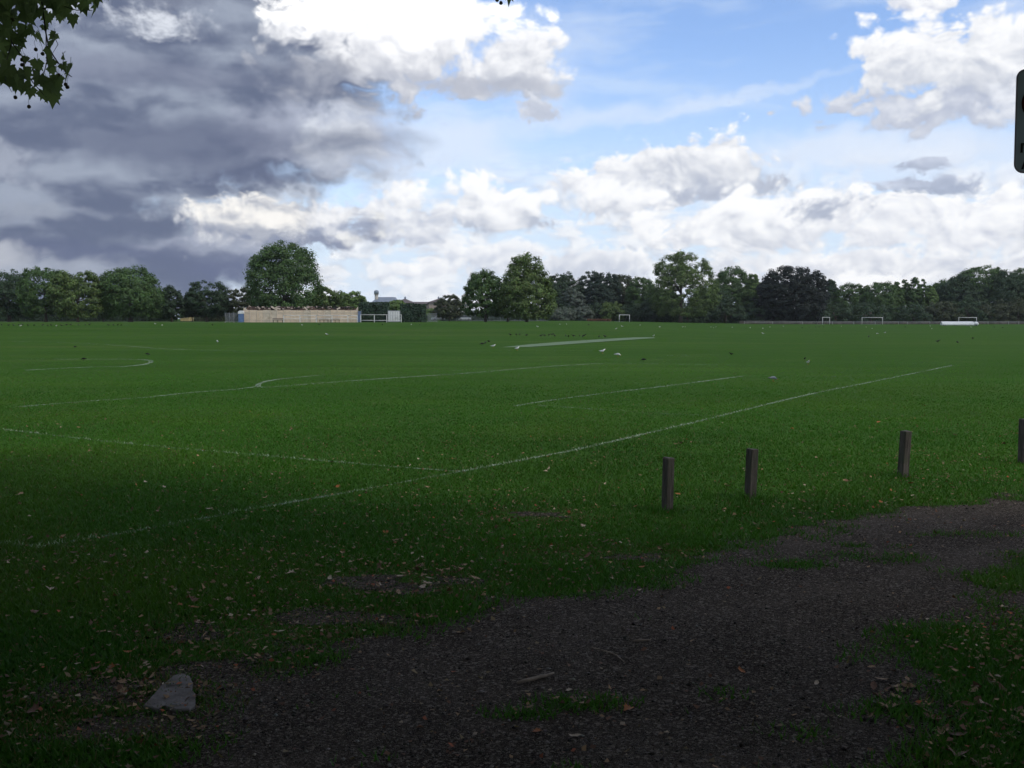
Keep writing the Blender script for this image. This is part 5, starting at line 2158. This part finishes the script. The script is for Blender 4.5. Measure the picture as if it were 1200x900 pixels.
# ------------------------------------------------------------------ birds
def bird_mesh(kind, pose):
    """one continuous body lofted along its spine: beak, head, breast, wings folded on the back, tail, two legs"""
    m = MB()
    if pose == 'feed':
        prof = [(.235, .075, .004, .004), (.205, .085, .010, .010), (.175, .105, .024, .026), (.145, .125, .024, .026), (.10, .150, .040, .044), (.04, .165, .060, .060),
                (-.04, .165, .062, .058), (-.11, .160, .048, .040), (-.17, .155, .028, .020), (-.235, .150, .022, .008), (-.25, .150, .012, .003)]
    else:
        prof = [(.245, .262, .004, .004), (.215, .266, .010, .010), (.185, .275, .026, .027), (.155, .268, .028, .030), (.115, .225, .040, .048), (.05, .180, .060, .062),
                (-.03, .168, .063, .060), (-.11, .168, .048, .042), (-.17, .172, .028, .020), (-.235, .176, .022, .008), (-.25, .177, .012, .003)]
    n = 10
    vs, fs, mi = [], [], []
    for x, z, ry, rz in prof:
        for k in range(n):
            a = 2 * math.pi * k / n
            vs.append((x, ry * math.cos(a), z + rz * math.sin(a)))
    for i in range(len(prof) - 1):
        for k in range(n):
            fs.append((i * n + k, (i + 1) * n + k, (i + 1) * n + (k + 1) % n, i * n + (k + 1) % n))
            back = k in (0, 1, 2, 3, 4)
            if i < 2:
                mi.append(2)
            elif i >= 8:
                mi.append(3)
            elif back and i >= 5:
                mi.append(1)
            else:
                mi.append(0)
    fs += [tuple(range(n)), tuple(reversed(range((len(prof) - 1) * n, len(prof) * n)))]
    mi += [2, 3]
    m.add(vs, fs, None, True)
    m.mi = mi[:]
    for s in (-1, 1):          # folded wings
        m.cur = 1
        k0 = len(m.v)
        w = [(.07, .055, .19), (.02, .070, .205), (-.07, .066, .195), (-.16, .040, .182), (-.25, .018, .178), (-.15, .050, .160), (-.05, .068, .160), (.03, .064, .165)]
        out = [(x, s * y, z) for x, y, z in w]
        inn = [(x, s * (y - .012), z) for x, y, z in w]
        q = len(w)
        f = [tuple(range(q)), tuple(reversed(range(q, 2 * q)))] + [(i, q + i, q + (i + 1) % q, (i + 1) % q) for i in range(q)]
        m.add(out + inn, f)
        m.cur = 2
        m.tube([(.0, s * .028, .13), (-.005, s * .028, .06), (.0, s * .028, .008)], [.007, .005, .005], 5)
        m.tube([(-.015, s * .028, .006), (.05, s * .035, .005)], .006, 5)
        m.cur = 0
    return m.mesh('bird_body')


def birds():
    c = lambda nm, col: mat(nm, col, .08, 20, .8)
    gw, gg, gl, gt = c('gull_white', (.78, .78, .76)), c('gull_grey', (.42, .45, .48)), c('gull_bill', (.35, .16, .05)), c('gull_tail', (.55, .55, .55))
    cb, cg = c('crow_black', (.014, .014, .017)), c('crow_bill', (.03, .03, .03))
    pg, pw = c('pigeon_grey', (.17, .20, .25)), c('pigeon_wing', (.22, .24, .28))
    db, dw = c('dark_bird', (.028, .027, .026)), c('dark_bird_wing', (.040, .038, .036))
    kinds = {'gull': (gw, gg, gl, gt), 'crow': (cb, cb, cg, cb), 'pigeon': (pg, pw, gl, db), 'dark': (db, dw, cg, db)}
    ms = {}
    for k, mm in kinds.items():
        for pose in ('stand', 'feed'):
            me = bird_mesh(k, pose)
            for q in mm:
                me.materials.append(q)
            ms[k, pose] = me

    def put(px, py, kind, pose, yaw, label, group=None, size=None):
        x, y = ground_at(px, py)
        o = bpy.data.objects.new({'gull': 'gull', 'crow': 'crow', 'pigeon': 'pigeon', 'dark': 'bird'}[kind], ms[kind, pose])
        COL.objects.link(o)
        s = size or {'gull': 1.05, 'crow': 1.25, 'pigeon': .95, 'dark': .85}[kind]
        s *= {'gull': .66, 'crow': .60, 'pigeon': .72, 'dark': .82}[kind]
        o.scale = (s, s, s)
        o.location = (x, y, float(gz(x, y)) + .01)
        o.rotation_euler = (0, 0, R(yaw))
        tag(o, label, 'bird', group)
    # those one can tell apart
    put(706, 414.5, 'gull', 'stand', 20, 'white gull just below the pale cricket strip, left of a pair', 'gulls on the field', 1.35)
    put(724, 418.5, 'gull', 'feed', 15, 'white gull below the pale cricket strip, nearest the black crow', 'gulls on the field', 1.35)
    put(578, 408, 'gull', 'stand', 10, 'white gull at the left tip of the pale cricket strip', 'gulls on the field', 1.3)
    put(606, 411, 'gull', 'stand', 40, 'white gull just below the left part of the pale cricket strip', 'gulls on the field', 1.3)
    put(766, 395, 'gull', 'stand', -60, 'white gull at the far right end of the pale cricket strip', 'gulls on the field', 1.2)
    put(255, 402.5, 'gull', 'stand', 120, 'lone white gull on the grass in front of the left end of the hoarding', 'gulls on the field', 1.3)
    put(383, 393.5, 'gull', 'stand', 160, 'lone white gull on the grass in front of the right end of the hoarding', 'gulls on the field', 1.3)
    put(947, 428, 'gull', 'stand', -80, 'nearest pale gull, standing upright right of the grey pigeon', 'gulls on the field', 1.15)
    put(630, 384, 'gull', 'stand', 150, 'white gull standing alone beyond the row of dark birds', 'gulls on the field', 1.3)
    put(906, 447.5, 'pigeon', 'feed', 15, 'grey pigeon, the nearest bird on the field', None, 1.05)
    put(754, 424, 'crow', 'feed', 200, 'black crow pecking right of the pair of white gulls', 'crows', 1.15)
    put(173, 417, 'crow', 'feed', -10, 'black crow beyond the tip of the chalk arc at left', 'crows', 1.1)
    put(98, 423, 'crow', 'feed', 180, 'black crow inside the chalk arc at far left', 'crows', 1.1)
    put(88, 408, 'crow', 'feed', 180, 'black crow farthest back of the three at the left', 'crows', 1.0)
    put(857, 417, 'crow', 'stand', 150, 'black crow standing alone right of the middle of the field', 'crows', 1.0)
    put(943, 422.5, 'crow', 'stand', -90, 'small black crow just behind the nearest pale gull', 'crows', .9)
    for px, py in ((894, 392), (722, 386.5), (729, 383.5), (750, 382), (773, 384), (656, 381), (664, 381), (800, 384), (803, 384), (833, 384), (836, 385), (839, 384), (858, 384.5),
                   (879, 385), (894, 385.5), (902, 384), (918, 383), (1022, 386), (1028, 392), (1037, 391), (1092, 386), (1138, 384), (1090, 382.5), (482, 381.5), (354, 382), (24, 383), (66, 383),
                   (182, 380.5), (190, 382), (986, 383), (1015, 384)):
        put(px, py, 'gull', random.choice(['stand', 'stand', 'feed']), random.uniform(0, 360), 'tiny white gull far out on the grass towards the trees', 'distant white gulls', 1.25)
    for px, py in ((565, 405), (569, 403.5), (573, 402)):
        put(px, py, 'dark', 'feed', random.uniform(0, 360), 'dark bird in the tight trio left of the cricket strip', 'trio of dark birds', 1.15)
    for px, py in ((598, 394), (605, 394), (609, 393.4), (617, 394.4), (634, 395.2), (638, 394.6), (643, 394.6), (647, 393.6), (650, 395.2), (663, 395.2), (666, 396), (672, 395.4), (679, 394.6),
                   (683, 396), (685, 394.8), (702, 396), (709, 396)):
        put(px, py, 'dark', random.choice(['stand', 'feed']), random.uniform(0, 360), 'dark bird in the long row just beyond the pale cricket strip', 'row of dark birds', 1.15)
    for px in (2, 10, 16, 22, 26, 33, 40, 50, 56, 60, 72, 78, 83, 92, 100, 105, 127, 133, 138, 142):
        put(px, 382 + random.uniform(-.4, .6), 'dark', random.choice(['stand', 'feed']), random.uniform(0, 360), 'tiny dark bird in the far row below the left trees', 'far row of dark birds', 1.3)
    for px, py in ((249, 382), (374, 381.5), (448, 381.5), (492, 381.5), (918, 384), (940, 385), (948, 385), (956, 384), (965, 384), (1018, 396), (1099, 402), (1122, 403), (1140, 398), (960, 384), (975, 383),
                   (1061, 384), (1165, 384), (1175, 385), (690, 382)):
        put(px, py, 'dark', random.choice(['stand', 'feed']), random.uniform(0, 360), 'tiny dark bird scattered on the far grass away from the rows', 'scattered dark birds', 1.15)


birds()


def flower_bed():
    """low reddish planting along the foot of the middle wood"""
    d = 372
    x0, x1 = X(688, d), X(716, d)
    z0 = float(gz((x0 + x1) / 2, d))
    root = empty('flower_bed', ((x0 + x1) / 2, d, z0))
    tag(root, 'low reddish brown plants at the foot of the wood left of the small goal', 'flower bed')
    n = 900
    p = np.stack([RNG.uniform(-.5, .5, n) * (x1 - x0), RNG.uniform(-1, 1, n), RNG.random(n) ** .7 * .75], 1)
    v, f, c = cards(p, RNG.normal(size=(n, 3)) + np.array([0, -.4, .6]), .45 * (.6 + .7 * RNG.random(n)), (.7 + .6 * RNG.random(n))[:, None] * np.ones((n, 3)))
    link_mesh('plants', np_mesh('plants', v, f, False, None, c), leaf_mat('reddish_plants', (.16, .085, .055)), root)
    m = MB()
    m.box((0, 0, .05), (x1 - x0, 2.2, .12))
    m.build('edging', mat('bed_edging', (.10, .085, .07), .2, 2, .9), root)


flower_bed()


def haze():
    """the thin summer air over the field: far trees and buildings pale a little"""
    b = MB()
    b.box((0, 430, 19.5), (1900, 1120, 45))
    m = bpy.data.materials.new('haze')
    m.use_nodes = True
    t = m.node_tree
    t.nodes.clear()
    out = t.nodes.new('ShaderNodeOutputMaterial')
    v = t.nodes.new('ShaderNodeVolumePrincipled')
    v.inputs['Color'].default_value = (.82, .88, .95, 1)
    v.inputs['Density'].default_value = HAZE
    t.links.new(v.outputs[0], out.inputs['Volume'])
    tag(b.build('haze', m), kind='stuff')


HAZE = 0.00007
haze()
